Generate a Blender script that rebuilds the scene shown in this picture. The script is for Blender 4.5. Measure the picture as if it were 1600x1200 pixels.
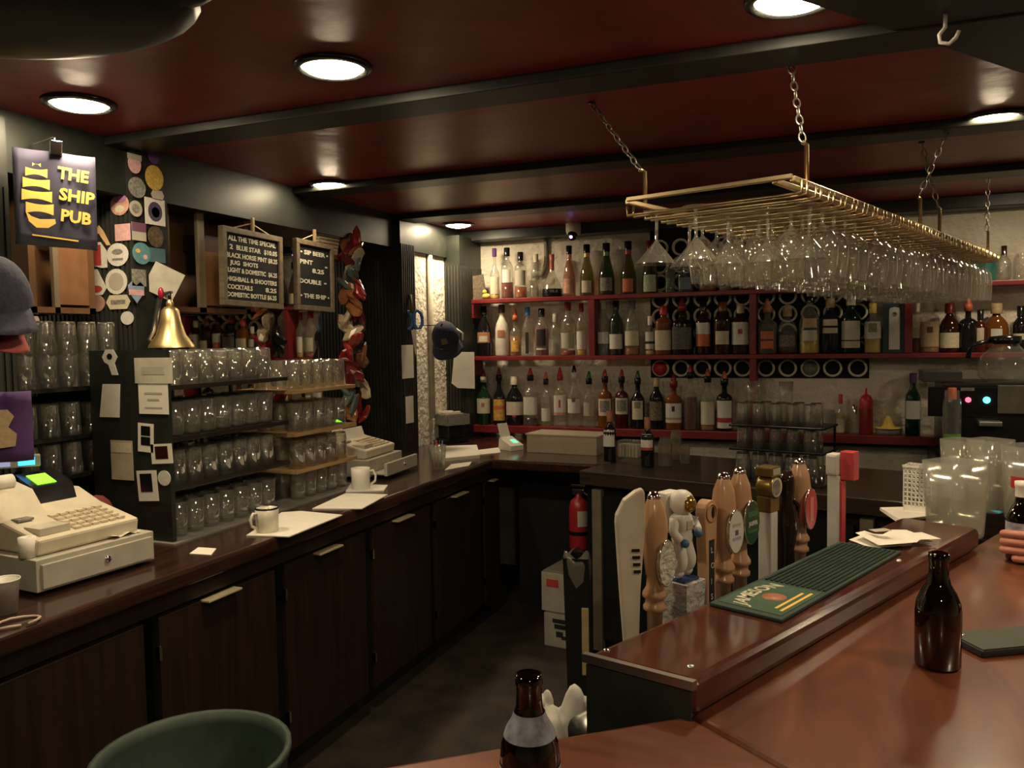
import bpy, bmesh, math, random
from mathutils import Matrix, Vector
random.seed(7)
for o in list(bpy.data.objects): bpy.data.objects.remove(o)
SC = bpy.context.scene
COL = SC.collection
PI = math.pi

# ------------------------------------------------------------------ camera
F = 1270.0                       # focal length in pixels of the 1600x1200 frame
HC = 1.6                         # camera height
YAW, PITCH, ROLL = math.radians(-22.043), math.radians(-3.137), math.radians(-0.936)
fw0 = Vector((math.sin(YAW), math.cos(YAW), 0)); rt0 = Vector((math.cos(YAW), -math.sin(YAW), 0)); up0 = Vector((0, 0, 1))
FWD = fw0 * math.cos(PITCH) + up0 * math.sin(PITCH)
u2 = up0 * math.cos(PITCH) - fw0 * math.sin(PITCH)
RT = rt0 * math.cos(ROLL) + u2 * math.sin(ROLL)
UP = u2 * math.cos(ROLL) - rt0 * math.sin(ROLL)
EYE = Vector((0, 0, HC))
cam = bpy.data.cameras.new('camera'); camo = bpy.data.objects.new('camera', cam); COL.objects.link(camo)
cam.sensor_fit = 'HORIZONTAL'; cam.sensor_width = 36; cam.lens = 36 * F / 1600; cam.clip_start = 0.02
m3 = Matrix((RT, UP, -FWD)).transposed()
camo.matrix_world = Matrix.Translation(EYE) @ m3.to_4x4()
SC.camera = camo
# ------------------------------------------------------------------ world and exposure
wd = bpy.data.worlds.new('world'); SC.world = wd; wd.use_nodes = True
wd.node_tree.nodes['Background'].inputs[0].default_value = (1, .85, .65, 1)
wd.node_tree.nodes['Background'].inputs[1].default_value = 0.02
SC.view_settings.view_transform = 'Standard'; SC.view_settings.look = 'None'
SC.view_settings.gamma = 1; SC.view_settings.use_curve_mapping = False
SC.view_settings.exposure = 0.15
try:
    SC.cycles.transparent_max_bounces = 40
    SC.cycles.max_bounces = 10
    SC.cycles.sample_clamp_indirect = 3.0
except Exception: pass
LAMP = 160.0                      # strength of the recessed lamp discs
LAMPC = (1, .80, .52)

# ------------------------------------------------------------------ photo pixel -> place
def ray(px, py): return RT * ((px - 800) / F) - UP * ((py - 600) / F) + FWD
def onX(px, py, X): d = ray(px, py); return EYE + d * (X / d.x)
def onY(px, py, Y): d = ray(px, py); return EYE + d * (Y / d.y)
def onZ(px, py, z): d = ray(px, py); return EYE + d * ((z - HC) / d.z)
def depth(p): return (Vector(p) - EYE).dot(FWD)
def proj(p):
    v = Vector(p) - EYE; k = v.dot(FWD)
    return 800 + F * v.dot(RT) / k, 600 - F * v.dot(UP) / k
def upto(p, py):                 # z above/below p where the pixel row py is reached
    lo, hi = -1.0, 4.0
    for _ in range(40):
        m = (lo + hi) / 2
        if proj((p[0], p[1], m))[1] > py: lo = m
        else: hi = m
    return lo
def online(px, A, d, z, t0=-1, t1=5):   # point of the line A + t d (height z) seen in column px
    lo, hi = t0, t1
    for _ in range(50):
        m = (lo + hi) / 2
        if proj((A[0] + d[0] * m, A[1] + d[1] * m, z))[0] < px: lo = m
        else: hi = m
    return Vector((A[0] + d[0] * lo, A[1] + d[1] * lo, z))

# ------------------------------------------------------------------ materials
MATS = {}
def nodes_of(name):
    m = bpy.data.materials.new(name); m.use_nodes = True
    return m, m.node_tree.nodes, m.node_tree.links, m.node_tree.nodes['Principled BSDF']
def mat(name, col=(.5, .5, .5), rough=.5, metal=0, var=.15, scale=18, bump=0, emit=0, coat=0, bscale=None):
    if name in MATS: return MATS[name]
    m, N, L, b = nodes_of(name)
    b.inputs['Roughness'].default_value = rough; b.inputs['Metallic'].default_value = metal
    b.inputs['Coat Weight'].default_value = coat
    if emit:
        b.inputs['Emission Color'].default_value = (*col, 1); b.inputs['Emission Strength'].default_value = emit
    tc = N.new('ShaderNodeTexCoord'); nz = N.new('ShaderNodeTexNoise'); nz.inputs['Scale'].default_value = scale; nz.inputs['Detail'].default_value = 4
    L.new(tc.outputs['Object'], nz.inputs['Vector'])
    cr = N.new('ShaderNodeValToRGB')
    cr.color_ramp.elements[0].position = .3; cr.color_ramp.elements[1].position = .7
    cr.color_ramp.elements[0].color = (*[c * (1 - var) for c in col], 1); cr.color_ramp.elements[1].color = (*[min(1, c * (1 + var)) for c in col], 1)
    L.new(nz.outputs['Fac'], cr.inputs['Fac']); L.new(cr.outputs['Color'], b.inputs['Base Color'])
    if bump:
        n2 = N.new('ShaderNodeTexNoise'); n2.inputs['Scale'].default_value = bscale or scale; n2.inputs['Detail'].default_value = 6
        L.new(tc.outputs['Object'], n2.inputs['Vector'])
        bp = N.new('ShaderNodeBump'); bp.inputs['Strength'].default_value = bump; bp.inputs['Distance'].default_value = .02
        L.new(n2.outputs['Fac'], bp.inputs['Height']); L.new(bp.outputs['Normal'], b.inputs['Normal'])
    MATS[name] = m; return m
def wood(name, c1, c2, rough=.3, axis=1, coat=.3, stretch=12):
    if name in MATS: return MATS[name]
    m, N, L, b = nodes_of(name)
    tc = N.new('ShaderNodeTexCoord'); mp = N.new('ShaderNodeMapping')
    s = [stretch] * 3; s[axis] = 1.0; mp.inputs['Scale'].default_value = s
    nz = N.new('ShaderNodeTexNoise'); nz.inputs['Scale'].default_value = 3; nz.inputs['Detail'].default_value = 8; nz.inputs['Distortion'].default_value = .6
    cr = N.new('ShaderNodeValToRGB'); cr.color_ramp.elements[0].color = (*c1, 1); cr.color_ramp.elements[1].color = (*c2, 1)
    cr.color_ramp.elements[0].position = .32; cr.color_ramp.elements[1].position = .68
    L.new(tc.outputs['Object'], mp.inputs['Vector']); L.new(mp.outputs['Vector'], nz.inputs['Vector']); L.new(nz.outputs['Fac'], cr.inputs['Fac']); L.new(cr.outputs['Color'], b.inputs['Base Color'])
    b.inputs['Roughness'].default_value = rough; b.inputs['Coat Weight'].default_value = coat; b.inputs['Coat Roughness'].default_value = .12
    MATS[name] = m; return m
def glass(name, tint=(1, 1, 1), haze=.06, edge=.55, rough=.03, hazecol=(.8, .78, .7), face=.05):
    """thin clear wall: sees through face on, mirrors at the edge, a painted haze over it"""
    if name in MATS: return MATS[name]
    m, N, L, b = nodes_of(name); N.remove(b)
    out = N['Material Output']
    tr = N.new('ShaderNodeBsdfTransparent'); tr.inputs[0].default_value = (*tint, 1)
    gl = N.new('ShaderNodeBsdfGlossy'); gl.inputs['Roughness'].default_value = rough
    df = N.new('ShaderNodeBsdfDiffuse'); df.inputs[0].default_value = (*hazecol, 1)
    lw = N.new('ShaderNodeLayerWeight'); lw.inputs['Blend'].default_value = .35
    mr = N.new('ShaderNodeMapRange'); mr.inputs['To Min'].default_value = face; mr.inputs['To Max'].default_value = edge
    L.new(lw.outputs['Facing'], mr.inputs['Value'])
    mx = N.new('ShaderNodeMixShader'); L.new(mr.outputs[0], mx.inputs[0]); L.new(tr.outputs[0], mx.inputs[1]); L.new(gl.outputs[0], mx.inputs[2])
    m2 = N.new('ShaderNodeMixShader'); m2.inputs[0].default_value = haze  # diffuse share painted in so dim glass reads hazy and lighter
    L.new(mx.outputs[0], m2.inputs[1]); L.new(df.outputs[0], m2.inputs[2]); L.new(m2.outputs[0], out.inputs[0])
    MATS[name] = m; return m
def emis(name, col, s):
    if name in MATS: return MATS[name]
    m, N, L, b = nodes_of(name)
    b.inputs['Base Color'].default_value = (0, 0, 0, 1); b.inputs['Emission Color'].default_value = (*col, 1); b.inputs['Emission Strength'].default_value = s
    MATS[name] = m; return m

BLACK = mat('black_paint', (.014, .016, .012), .42, var=.3)
BLACKG = mat('black_gloss', (.010, .010, .010), .18)
CEIL = mat('red_ceiling_paint', (.25, .030, .028), .34, var=.2, scale=5, bump=.15, bscale=9)
CEIL.node_tree.nodes['Principled BSDF'].inputs['Specular IOR Level'].default_value = .32
STUCCO = mat('white_stucco', (.74, .68, .57), .9, var=.12, scale=6, bump=1.0, bscale=26)
REDP = mat('red_shelf_paint', (.20, .018, .020), .38, var=.25, scale=9)
FLOORM = mat('floor_rubber', (.030, .020, .013), .75, var=.5, scale=7, bump=.3, bscale=60)
MAHO = wood('mahogany_counter', (.022, .009, .006), (.050, .020, .012), .22, 1, .5)
MAHOD = wood('mahogany_door', (.013, .0055, .0036), (.026, .0105, .0065), .45, 2, .1)
BARW = wood('bar_top_wood', (.085, .024, .010), (.185, .058, .025), .30, 1, .35, 5)
BARW2 = wood('bar_return_wood', (.085, .024, .010), (.185, .058, .025), .30, 0, .35, 5)
RAILW = wood('rail_wood', (.042, .012, .008), (.095, .030, .018), .15, 1, .5, 9)
PALEW = wood('pale_wood', (.30, .19, .08), (.45, .30, .14), .5, 1, .1)
TAPW = wood('tap_wood', (.40, .22, .12), (.54, .33, .19), .30, 2, .4, 6)
BROWNW = wood('brown_panel_wood', (.10, .048, .020), (.16, .08, .035), .5, 2, .1, 5)
FRAMEW = wood('board_frame_wood', (.13, .10, .065), (.22, .17, .11), .6, 2, 0)
CHROME = mat('chrome', (.8, .78, .74), .12, 1, var=.02)
STEEL = mat('steel', (.42, .40, .37), .35, 1, var=.1)
BRASS = mat('brass', (.70, .54, .26), .38, 1, var=.1)
RACKM = mat('rack_brass', (.70, .55, .32), .28, 1, var=.12)
PVC = mat('pvc_pipe', (.74, .70, .60), .5, var=.1)
WHITE = mat('white_plastic', (.70, .67, .60), .45, var=.06)
CREAM = mat('cream_plastic', (.60, .54, .40), .5, var=.08)
GREYP = mat('grey_beige_plastic', (.42, .39, .32), .5, var=.08)
PAPER = mat('paper', (.75, .71, .62), .8, var=.05)
KRAFT = mat('kraft_paper', (.45, .38, .25), .8, var=.1)
NAVY = mat('navy_cloth', (.022, .022, .045), .9, var=.25, scale=60, bump=.15)
MIRROR = mat('mirror_glass', (.62, .60, .55), .02, 1, var=0)
CLEAR = glass('clear_glass', (.97, .97, .95), .055, .95, .06, (.95, .90, .78), .14)
CLEARB = glass('clear_bottle_glass', (.93, .94, .90), .07, .50)
TUMB = glass('tumbler_glass', (.96, .96, .94), .045, .85, .05, face=.10)
PLAST = glass('clear_plastic', (.90, .89, .84), .16, .45, .12)
GREENG = glass('green_glass', (.14, .32, .12), .03, .4)
BLUEG = glass('blue_glass', (.35, .55, .75), .06, .45)
TEALG = glass('teal_glass', (.30, .65, .60), .18, .45, hazecol=(.15, .5, .45))
BROWNG = mat('brown_bottle_glass', (.030, .010, .004), .06, var=.1)
DARKG = mat('dark_bottle_glass', (.010, .009, .009), .07, var=.1)
DGREEN = mat('dark_green_bottle_glass', (.008, .030, .012), .07, var=.1)
AMBERG = mat('amber_liquid_glass', (.16, .055, .012), .07, var=.1)
REDL = mat('red_liquid', (.15, .008, .012), .1, var=.1)
RED = mat('red_plastic', (.45, .03, .03), .4, var=.08)
ORANGE = mat('orange_plastic', (.55, .13, .05), .4, var=.08)
YELLOW = mat('yellow_plastic', (.70, .50, .10), .5, var=.1)
GOLD = mat('gold_print', (.75, .50, .10), .6, var=.08)
PURPLE = mat('purple_cloth', (.075, .03, .13), .85, var=.2)
PINK = mat('pink_print', (.65, .38, .38), .6, var=.15, scale=60)
BLUE = mat('blue_plastic', (.06, .16, .36), .4, var=.1)
TEAL = mat('teal_print', (.10, .25, .28), .6, var=.2, scale=60)
GREYPR = mat('grey_print', (.22, .21, .18), .6, var=.5, scale=90)
TAN = mat('tan_label', (.42, .31, .17), .6, var=.15, scale=60)
CLABEL = mat('cream_label', (.60, .54, .40), .6, var=.12, scale=90)
WLABEL = mat('white_label', (.64, .62, .56), .6, var=.10, scale=90)
GREENM = mat('mat_green', (.020, .042, .028), .7, var=.15, scale=40)
GREENB = mat('bin_green', (.030, .050, .035), .6, var=.15)
SKIN = mat('skin', (.55, .22, .16), .5, var=.12)
COPPER = mat('copper_print', (.40, .16, .08), .5, var=.1)

# ------------------------------------------------------------------ mesh helpers
class MB:
    def __init__(s): s.v = []; s.f = []; s.sm = []
    def add(s, vs, fs, sm=False):
        k = len(s.v); s.v += [tuple(v) for v in vs]; s.f += [tuple(i + k for i in f) for f in fs]; s.sm += [sm] * len(fs); return s
    def box(s, x0, x1, y0, y1, z0, z1, M=None):
        vs = [Vector((x, y, z)) for z in (z0, z1) for x, y in ((x0, y0), (x1, y0), (x1, y1), (x0, y1))]
        if M: vs = [M @ v for v in vs]
        return s.add(vs, [(3, 2, 1, 0), (4, 5, 6, 7), (0, 1, 5, 4), (1, 2, 6, 5), (2, 3, 7, 6), (3, 0, 4, 7)])
    def bbox(s, x0, x1, y0, y1, z0, z1, b=.004, M=None):     # box with chamfered edges
        bm = bmesh.new(); bmesh.ops.create_cube(bm, size=1)
        for v in bm.verts: v.co = Vector(((x0 + x1) / 2 + v.co.x * (x1 - x0), (y0 + y1) / 2 + v.co.y * (y1 - y0), (z0 + z1) / 2 + v.co.z * (z1 - z0)))
        bmesh.ops.bevel(bm, geom=list(bm.edges), offset=b, segments=2, profile=.6, affect='EDGES')
        bm.verts.ensure_lookup_table(); bm.verts.index_update()
        vs = [(M @ v.co if M else v.co.copy()) for v in bm.verts]; fs = [[v.index for v in f.verts] for f in bm.faces]; bm.free()
        return s.add(vs, fs, False)
    def prism(s, pts, z0, z1):                                # vertical prism over a plan polygon
        n = len(pts); vs = [(p[0], p[1], z0) for p in pts] + [(p[0], p[1], z1) for p in pts]
        return s.add(vs, [tuple(range(n - 1, -1, -1)), tuple(range(n, 2 * n))] + [(i, (i + 1) % n, n + (i + 1) % n, n + i) for i in range(n)])
    def poly(s, pts, t):                                      # outline in local xy, thickness t along z
        n = len(pts); vs = [(p[0], p[1], 0) for p in pts] + [(p[0], p[1], t) for p in pts]
        return s.add(vs, [tuple(range(n - 1, -1, -1)), tuple(range(n, 2 * n))] + [(i, (i + 1) % n, n + (i + 1) % n, n + i) for i in range(n)])
    def lathe(s, prof, n=16, c=(0, 0, 0), e=2.0, fy=1.0, M=None, a0=0, a1=2 * PI):
        full = abs(a1 - a0 - 2 * PI) < 1e-6; k = n if full else n + 1
        vs = []
        for r, z in prof:
            for i in range(k):
                a = a0 + (a1 - a0) * i / n
                ca, sa = math.cos(a), math.sin(a)
                if e != 2.0:
                    q = (abs(ca) ** e + abs(sa) ** e) ** (-1 / e)
                else: q = 1
                v = Vector((c[0] + r * q * ca, c[1] + r * q * sa * fy, c[2] + z)); vs.append(M @ v if M else v)
        fs = []
        for j in range(len(prof) - 1):
            for i in range(n):
                i2 = (i + 1) % k
                fs.append((j * k + i, j * k + i2, (j + 1) * k + i2, (j + 1) * k + i))
        return s.add(vs, fs, True)
    def tube(s, path, r, n=8, caps=True):
        path = [Vector(p) for p in path]; vs = []; m = len(path)
        for i, p in enumerate(path):
            t = (path[min(i + 1, m - 1)] - path[max(i - 1, 0)]).normalized()
            a = t.orthogonal().normalized() if i == 0 else (a - t * a.dot(t)).normalized()
            b = t.cross(a); rr = r[i] if isinstance(r, (list, tuple)) else r
            vs += [p + (a * math.cos(2 * PI * k / n) + b * math.sin(2 * PI * k / n)) * rr for k in range(n)]
        fs = [(j * n + i, j * n + (i + 1) % n, (j + 1) * n + (i + 1) % n, (j + 1) * n + i) for j in range(m - 1) for i in range(n)]
        if caps: fs += [tuple(range(n - 1, -1, -1)), tuple((m - 1) * n + i for i in range(n))]
        return s.add(vs, fs, True)
    def ball(s, c, r, n=12, m=8, sq=(1, 1, 1), M=None):
        vs = []; 
        for j in range(m + 1):
            th = PI * j / m
            for i in range(n):
                a = 2 * PI * i / n
                v = Vector((c[0] + r * sq[0] * math.sin(th) * math.cos(a), c[1] + r * sq[1] * math.sin(th) * math.sin(a), c[2] + r * sq[2] * math.cos(th)))
                vs.append(M @ v if M else v)
        return s.add(vs, [(j * n + i, j * n + (i + 1) % n, (j + 1) * n + (i + 1) % n, (j + 1) * n + i) for j in range(m) for i in range(n)], True)
    def mesh(s, name, m):
        me = bpy.data.meshes.new(name); me.from_pydata(s.v, [], s.f); me.materials.append(m)
        for p, q in zip(me.polygons, s.sm): p.use_smooth = q
        bm = bmesh.new(); bm.from_mesh(me); bmesh.ops.remove_doubles(bm, verts=bm.verts, dist=1e-6); bmesh.ops.recalc_face_normals(bm, faces=bm.faces); bm.to_mesh(me); bm.free()
        return me
    def build(s, name, m, parent=None): return mobj(name, s.mesh(name, m), parent)
def mobj(name, me, parent=None):
    o = bpy.data.objects.new(name, me); COL.objects.link(o)
    if parent: o.parent = parent
    return o
def tag(o, label=None, cat=None, group=None, kind=None):
    if label: o['label'] = label
    if cat: o['category'] = cat
    if group: o['group'] = group
    if kind: o['kind'] = kind
    return o
def thing(name, label, cat, loc=(0, 0, 0), rz=0, group=None, M=None):
    o = bpy.data.objects.new(name, None); COL.objects.link(o); o.empty_display_size = .05
    if M is not None: o.matrix_world = M
    else: o.location = loc; o.rotation_euler = (0, 0, rz)
    return tag(o, label, cat, group)
def struct(name, mb, m): return tag(mb.build(name, m), kind='structure')
def frame(o, x, y):
    x = Vector(x).normalized(); y = Vector(y); y = (y - x * y.dot(x)).normalized(); z = x.cross(y)
    M = Matrix((x, y, z)).transposed().to_4x4(); M.translation = Vector(o); return M
def facing(p, roll=0):            # frame at p whose z axis looks level back at the viewing side
    d = (EYE - Vector(p)); d.z = 0; d.normalize(); x = Vector((0, 0, 1)).cross(d)
    M = frame(p, x, (0, 0, 1)); return M @ Matrix.Rotation(math.radians(roll), 4, 'Z')
WALLX = lambda p, roll=0: frame(p, (0, 1, 0), (0, 0, 1)) @ Matrix.Rotation(math.radians(roll), 4, 'Z')
WALLY = lambda p, roll=0: frame(p, (1, 0, 0), (0, 0, 1)) @ Matrix.Rotation(math.radians(roll), 4, 'Z')
def text(s, size, m, parent, x=0, y=0, z=.001, rot=0, sx=1, thick=.0004, name='lettering', align='LEFT', fit=None, bold=0):
    cu = bpy.data.curves.new('t', 'FONT'); cu.body = s; cu.size = size; cu.extrude = thick; cu.align_x = align; cu.resolution_u = 2; cu.offset = bold * size
    to = bpy.data.objects.new('t', cu); COL.objects.link(to)
    dg = bpy.context.evaluated_depsgraph_get(); me = bpy.data.meshes.new_from_object(to.evaluated_get(dg))
    bpy.data.objects.remove(to); me.materials.clear(); me.materials.append(m)
    if fit: sx = fit / max(v.co.x for v in me.vertices)
    me.transform(Matrix.Translation((x, y, z)) @ Matrix.Rotation(rot, 4, 'Z') @ Matrix.Diagonal((sx, 1, 1, 1)))
    return mobj(name, me, parent)
def skinned(name, joints, edges, m, parent=None, sub=2):
    me = bpy.data.meshes.new(name); me.from_pydata([j[:3] for j in joints], edges, [])
    o = bpy.data.objects.new(name, me); COL.objects.link(o)
    sk = o.modifiers.new('s', 'SKIN'); 
    for d, j in zip(me.skin_vertices[0].data, joints): d.radius = (j[3], j[3])
    me.skin_vertices[0].data[0].use_root = True
    o.modifiers.new('b', 'SUBSURF').levels = sub
    dg = bpy.context.evaluated_depsgraph_get(); m2 = bpy.data.meshes.new_from_object(o.evaluated_get(dg)); bpy.data.objects.remove(o)
    m2.materials.clear(); m2.materials.append(m)
    for p in m2.polygons: p.use_smooth = True
    return mobj(name, m2, parent)
def circle(r, n=20, sx=1, sy=1): return [(r * sx * math.cos(2 * PI * i / n), r * sy * math.sin(2 * PI * i / n)) for i in range(n)]
def rect(w, h): return [(-w / 2, -h / 2), (w / 2, -h / 2), (w / 2, h / 2), (-w / 2, h / 2)]
# ================================================================== the room
XL, YB, ZC = -2.72, 5.28, 2.35        # left wall, back wall, ceiling
XR, YR = 3.3, -2.6
PLASTER = mat('beige_plaster', (.50, .42, .30), .9, var=.1, scale=4)
struct('floor', MB().box(XL, XR, YR, YB, -.05, 0), FLOORM)
struct('ceiling', MB().box(XL - .1, XR + .1, YR - .1, YB + .1, ZC, ZC + .05), CEIL)
struct('wall_back', MB().box(XL - .1, XR + .1, YB, YB + .08, 0, ZC), STUCCO)
struct('wall_left', MB().box(XL - .08, XL, YR, YB, 0, ZC), BLACK)
struct('wall_right', MB().box(XR, XR + .08, YR, YB, 0, ZC), PLASTER)
struct('wall_rear', MB().box(XL - .1, XR + .1, YR - .08, YR, 0, ZC), PLASTER)
tn = [0]
def trim(mb, m=BLACK):
    tn[0] += 1; return struct('trim_%d' % tn[0], mb, m)
HX = -2.45
trim(MB().box(XL, HX, YR, YB, 2.155, ZC))                                # header over the mirrors
for y0, y1, zb in ((2.19, 2.35, 2.318), (3.275, 3.43, 2.318), (4.25, 4.44, 2.318), (5.13, 5.28, 2.28)):
    trim(MB().bbox(HX, XR, y0, y1, zb, ZC, .006))                        # flat ceiling beams
# dark soffit over the guests' side of the bar
trim(MB().prism([(.263, 2.40), (1.6, 4.32), (XR, 4.32), (XR, 1.9), (-.09, 1.9)], 2.322, ZC))
# fluted posts between the mirrors
def post(x0, x1, y0, y1, z0, z1, fx, fy):
    p = trim(MB().box(x0, x1, y0, y1, z0, z1))
    fl = MB()
    if fx:
        n = int((y1 - y0) / .022)
        for i in range(n): fl.box(x1, x1 + .005, y0 + (i + .2) * (y1 - y0) / n, y0 + (i + .7) * (y1 - y0) / n, fx[0], fx[1])
    if fy:
        n = int((x1 - x0) / .022)
        for i in range(n): fl.box(x0 + (i + .2) * (x1 - x0) / n, x0 + (i + .7) * (x1 - x0) / n, y0 - .005, y0, fy[0], fy[1])
    tag(fl.build('fluting', mat('flute_paint', (.030, .031, .026), .33), p), kind='stuff')
    return p
PX1 = -2.42
P1Y0, P1Y1 = 2.285, 2.45
post(XL, PX1, P1Y0, P1Y1, .93, 2.318, None, (1.0, 2.14))
post(XL, PX1, 4.25, 4.42, .93, 2.318, (1.0, 2.18), (1.0, 2.10))
post(XL, -2.36, 4.93, YB, .93, 2.30, (1.0, 2.1), (1.0, 2.1))
post(XL, PX1, 1.55, 1.80, .93, 2.318, (1.0, 2.1), (1.0, 2.1))
CZ0 = .93
def mirror(y0, y1, lab):
    tag(MB().box(XL, XL + .012, y0, y1, .95, 2.155).build('mirror', MIRROR), lab, 'mirror')
mirror(1.80, P1Y0, 'mirror panel behind the small glass shelves beside the ship banner')
mirror(P1Y1, 4.25, 'wide mirror panel behind the two letter boards')
trim(MB().box(XL, -2.475, 4.42, 4.93, CZ0, 2.155), STUCCO)
p = onX(668, 400, -2.475)
tag(MB().tube([(-2.465, p.y, 2.15), (-2.465, p.y, 1.1)], .022).build('wall_pipe', mat('cream_pipe', (.50, .45, .35), .6)), 'cream painted pipe running down the stucco strip beside the scissors', 'pipe')

# ------------------------------------------------------------------ recessed ceiling lamps
def downlight(px, py, lab, xy=None, z=ZC):
    p = Vector((*xy, z)) if xy else onZ(px, py, z)
    t = thing('recessed_light', lab, 'ceiling light', (p.x, p.y, z), group='recessed ceiling lights')
    MB().lathe([(.083, -.006), (.088, -.014), (.104, -.010), (.108, 0), (.083, 0)], 28).build('trim_ring', BLACKG, t)
    MB().lathe([(0, -.024), (.045, -.021), (.072, -.013), (.083, -.004), (.083, 0)], 28).build('lamp_disc', emis('lamp_glow', LAMPC, LAMP), t)
downlight(520, 103, 'round recessed ceiling light with black ring, alone between the banner and the first beam')
downlight(517, 287, 'round recessed ceiling light above the two letter boards')
downlight(716, 350, 'round recessed ceiling light above the hanging cap in the corner')
downlight(124, 160, 'round recessed ceiling light above the ship banner')
downlight(1553, 182, 'round recessed ceiling light beside the hanging stemware rack')
downlight(1240, -5, 'round recessed ceiling light over the near end of the stemware rack')
for i, xy in enumerate(((.95, 1.2), (-1.2, .3), (.6, -.9), (1.9, 3.1), (.99, 4.45))):  # unseen lamps added beyond the view to brighten bar and back wall
    downlight(0, 0, 'added unseen round recessed ceiling light ' + ('over the near guest seats', 'over the open bartender floor before the cupboards', 'in the middle of the guest side', 'above the far guest seats', 'above the coffee machine corner')[i], xy, 2.322 if i == 3 else ZC)

# ------------------------------------------------------------------ pipe wine rack in the back wall
SY = 5.10                       # front edge of the red shelves
YW = YB - .012
rk = thing('wine_pipe_rack', 'wall rack of stacked white pipe ends with dark bottle holes behind the red shelves', 'wine rack')
a = onY(1017, 590, YW); b = onY(1358, 590, YW)
MB().box(a.x, b.x, YW, YB, a.z, 2.28).build('back_board', mat('hole_black', (.004, .004, .004), .9), rk)
ring = MB().lathe([(.0415, -.012), (.0415, .014), (.0545, .014), (.0545, -.012)], 20, M=Matrix.Rotation(PI / 2, 4, 'X')).mesh('pipe', PVC)
cols = [1033, 1065, 1098, 1130, 1161, 1197, 1231, 1266, 1301, 1340]
rz0 = onY(1196, 575, YW).z
for r in range(8):
    for c, px in enumerate(cols):
        o = mobj('pipe', ring, rk); o.location = (onY(px, 575, YW).x, YW - .012, rz0 + r * .1105)
# cork and red caps pushed in some pipes
MB().lathe([(0, .03), (.044, .03), (.044, 0)], 18, M=Matrix.Translation((onY(1033, 575, YW).x, YW - .014, rz0)) @ Matrix.Rotation(PI / 2, 4, 'X')).build('red_plug', RED, rk)
MB().lathe([(0, .02), (.044, .02), (.044, 0)], 18, M=Matrix.Translation((onY(1266, 575, YW).x, YW - .014, rz0)) @ Matrix.Rotation(PI / 2, 4, 'X')).build('grey_plug', GREYPR, rk)

# ------------------------------------------------------------------ red shelves on the back wall
ZT, ZM, ZL = HC + .278, HC - .1135, HC - .588
XS0 = onY(736, 500, SY).x; XS1 = onY(1760, 500, SY).x
sh = thing('red_bar_shelves', 'red painted wooden wall shelves with upright dividers holding the bottles', 'shelf')
TH = .028
for z, t in ((ZT, TH), (ZM, TH), (ZL, .05)):
    MB().bbox(XS0, XS1 if z > ZL else onY(1500, 680, SY).x, SY, YB - .036, z - t, z, .004).build('shelf_board', REDP, sh)
for px in (924, 1176, 1420):
    x = onY(px, 500, SY).x
    MB().bbox(x - .02, x + .02, SY + .002, YB - .036, ZM, ZT - TH, .003).build('divider', REDP, sh)
x = onY(1176, 580, SY).x; MB().bbox(x - .02, x + .02, SY + .002, YB - .036, ZL, ZM - TH, .003).build('divider', REDP, sh)
for z in (ZT, ZM):
    MB().bbox(XS0, XS0 + .018, SY + .004, YB - .036, z - TH - .10, z - TH, .003).build('bracket', REDP, sh)
# conduit, cable and camera on the stucco
p = onY(853, 400, YB - .02)
MB().tube([(p.x, YB - .015, 2.30), (p.x, YB - .015, p.z - .05), (p.x - .03, YB - .02, p.z - .12), (p.x - .10, YB - .02, p.z - .13)], .016).build('conduit_pipe', mat('conduit_grey', (.30, .27, .22), .6))
tag(bpy.data.objects['conduit_pipe'], 'grey conduit pipe running down the stucco behind the decanter', 'pipe')
MB().tube([onY(758 + 16 * i, 369 + (3 if i % 2 else 0) - (i > 8) * (i - 8) * 3, YB - .02) for i in range(10)], .006).build('cable', BLACKG)
tag(bpy.data.objects['cable'], 'black cable slung along the top of the stucco wall', 'cable')
p = onY(893, 352, 5.08); 
t = thing('security_camera', 'white dome security camera with violet glow under the last beam', 'camera', (p.x, 5.12, 2.318))
MB().lathe([(0, .032), (.05, .032), (.05, -.02), (.042, -.04), (0, -.05)], 18).build('housing', WHITE, t)
MB().ball((0, -.025, -.05), .034).build('lens_ball', BLACKG, t)
MB().ball((0, -.055, -.062), .010).build('infrared_light', emis('violet_glow', (.55, .3, 1), 6), t)

# ------------------------------------------------------------------ left back counter and its cupboards
CZ = .93
CX = -1.81                        # front edge of the counter top
CYE = 4.15                        # inner corner
ct = tag(MB().prism([(XL, -.8), (CX, -.8), (CX, CYE), (-1.14, CYE - .02), (-1.14, YB), (XL, YB)], CZ - .055, CZ).build('back_counter_top', MAHO), 'glossy dark mahogany counter top running along the mirrors and round the corner', 'counter')
bv = ct.modifiers.new('bev', 'BEVEL'); bv.width = .012; bv.segments = 3; bv.limit_method = 'ANGLE'
FX = CX - .035
edges = [onX(px, 950, FX).y for px in (-140, 234, 438, 578, 678, 756)]
labs = ['dark mahogany cupboard under the larger cash register', 'dark mahogany cupboard with a shiny edge pull between the register and the enamel mug',
        'dark mahogany cupboard below the stack of papers and enamel mug', 'dark mahogany cupboard below the white mug',
        'dark mahogany cupboard below the smaller register with its open drawer', 'narrow dark mahogany cupboard at the inner corner of the counter']
edges.append(CYE + .2); edges[0] = -.8
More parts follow.
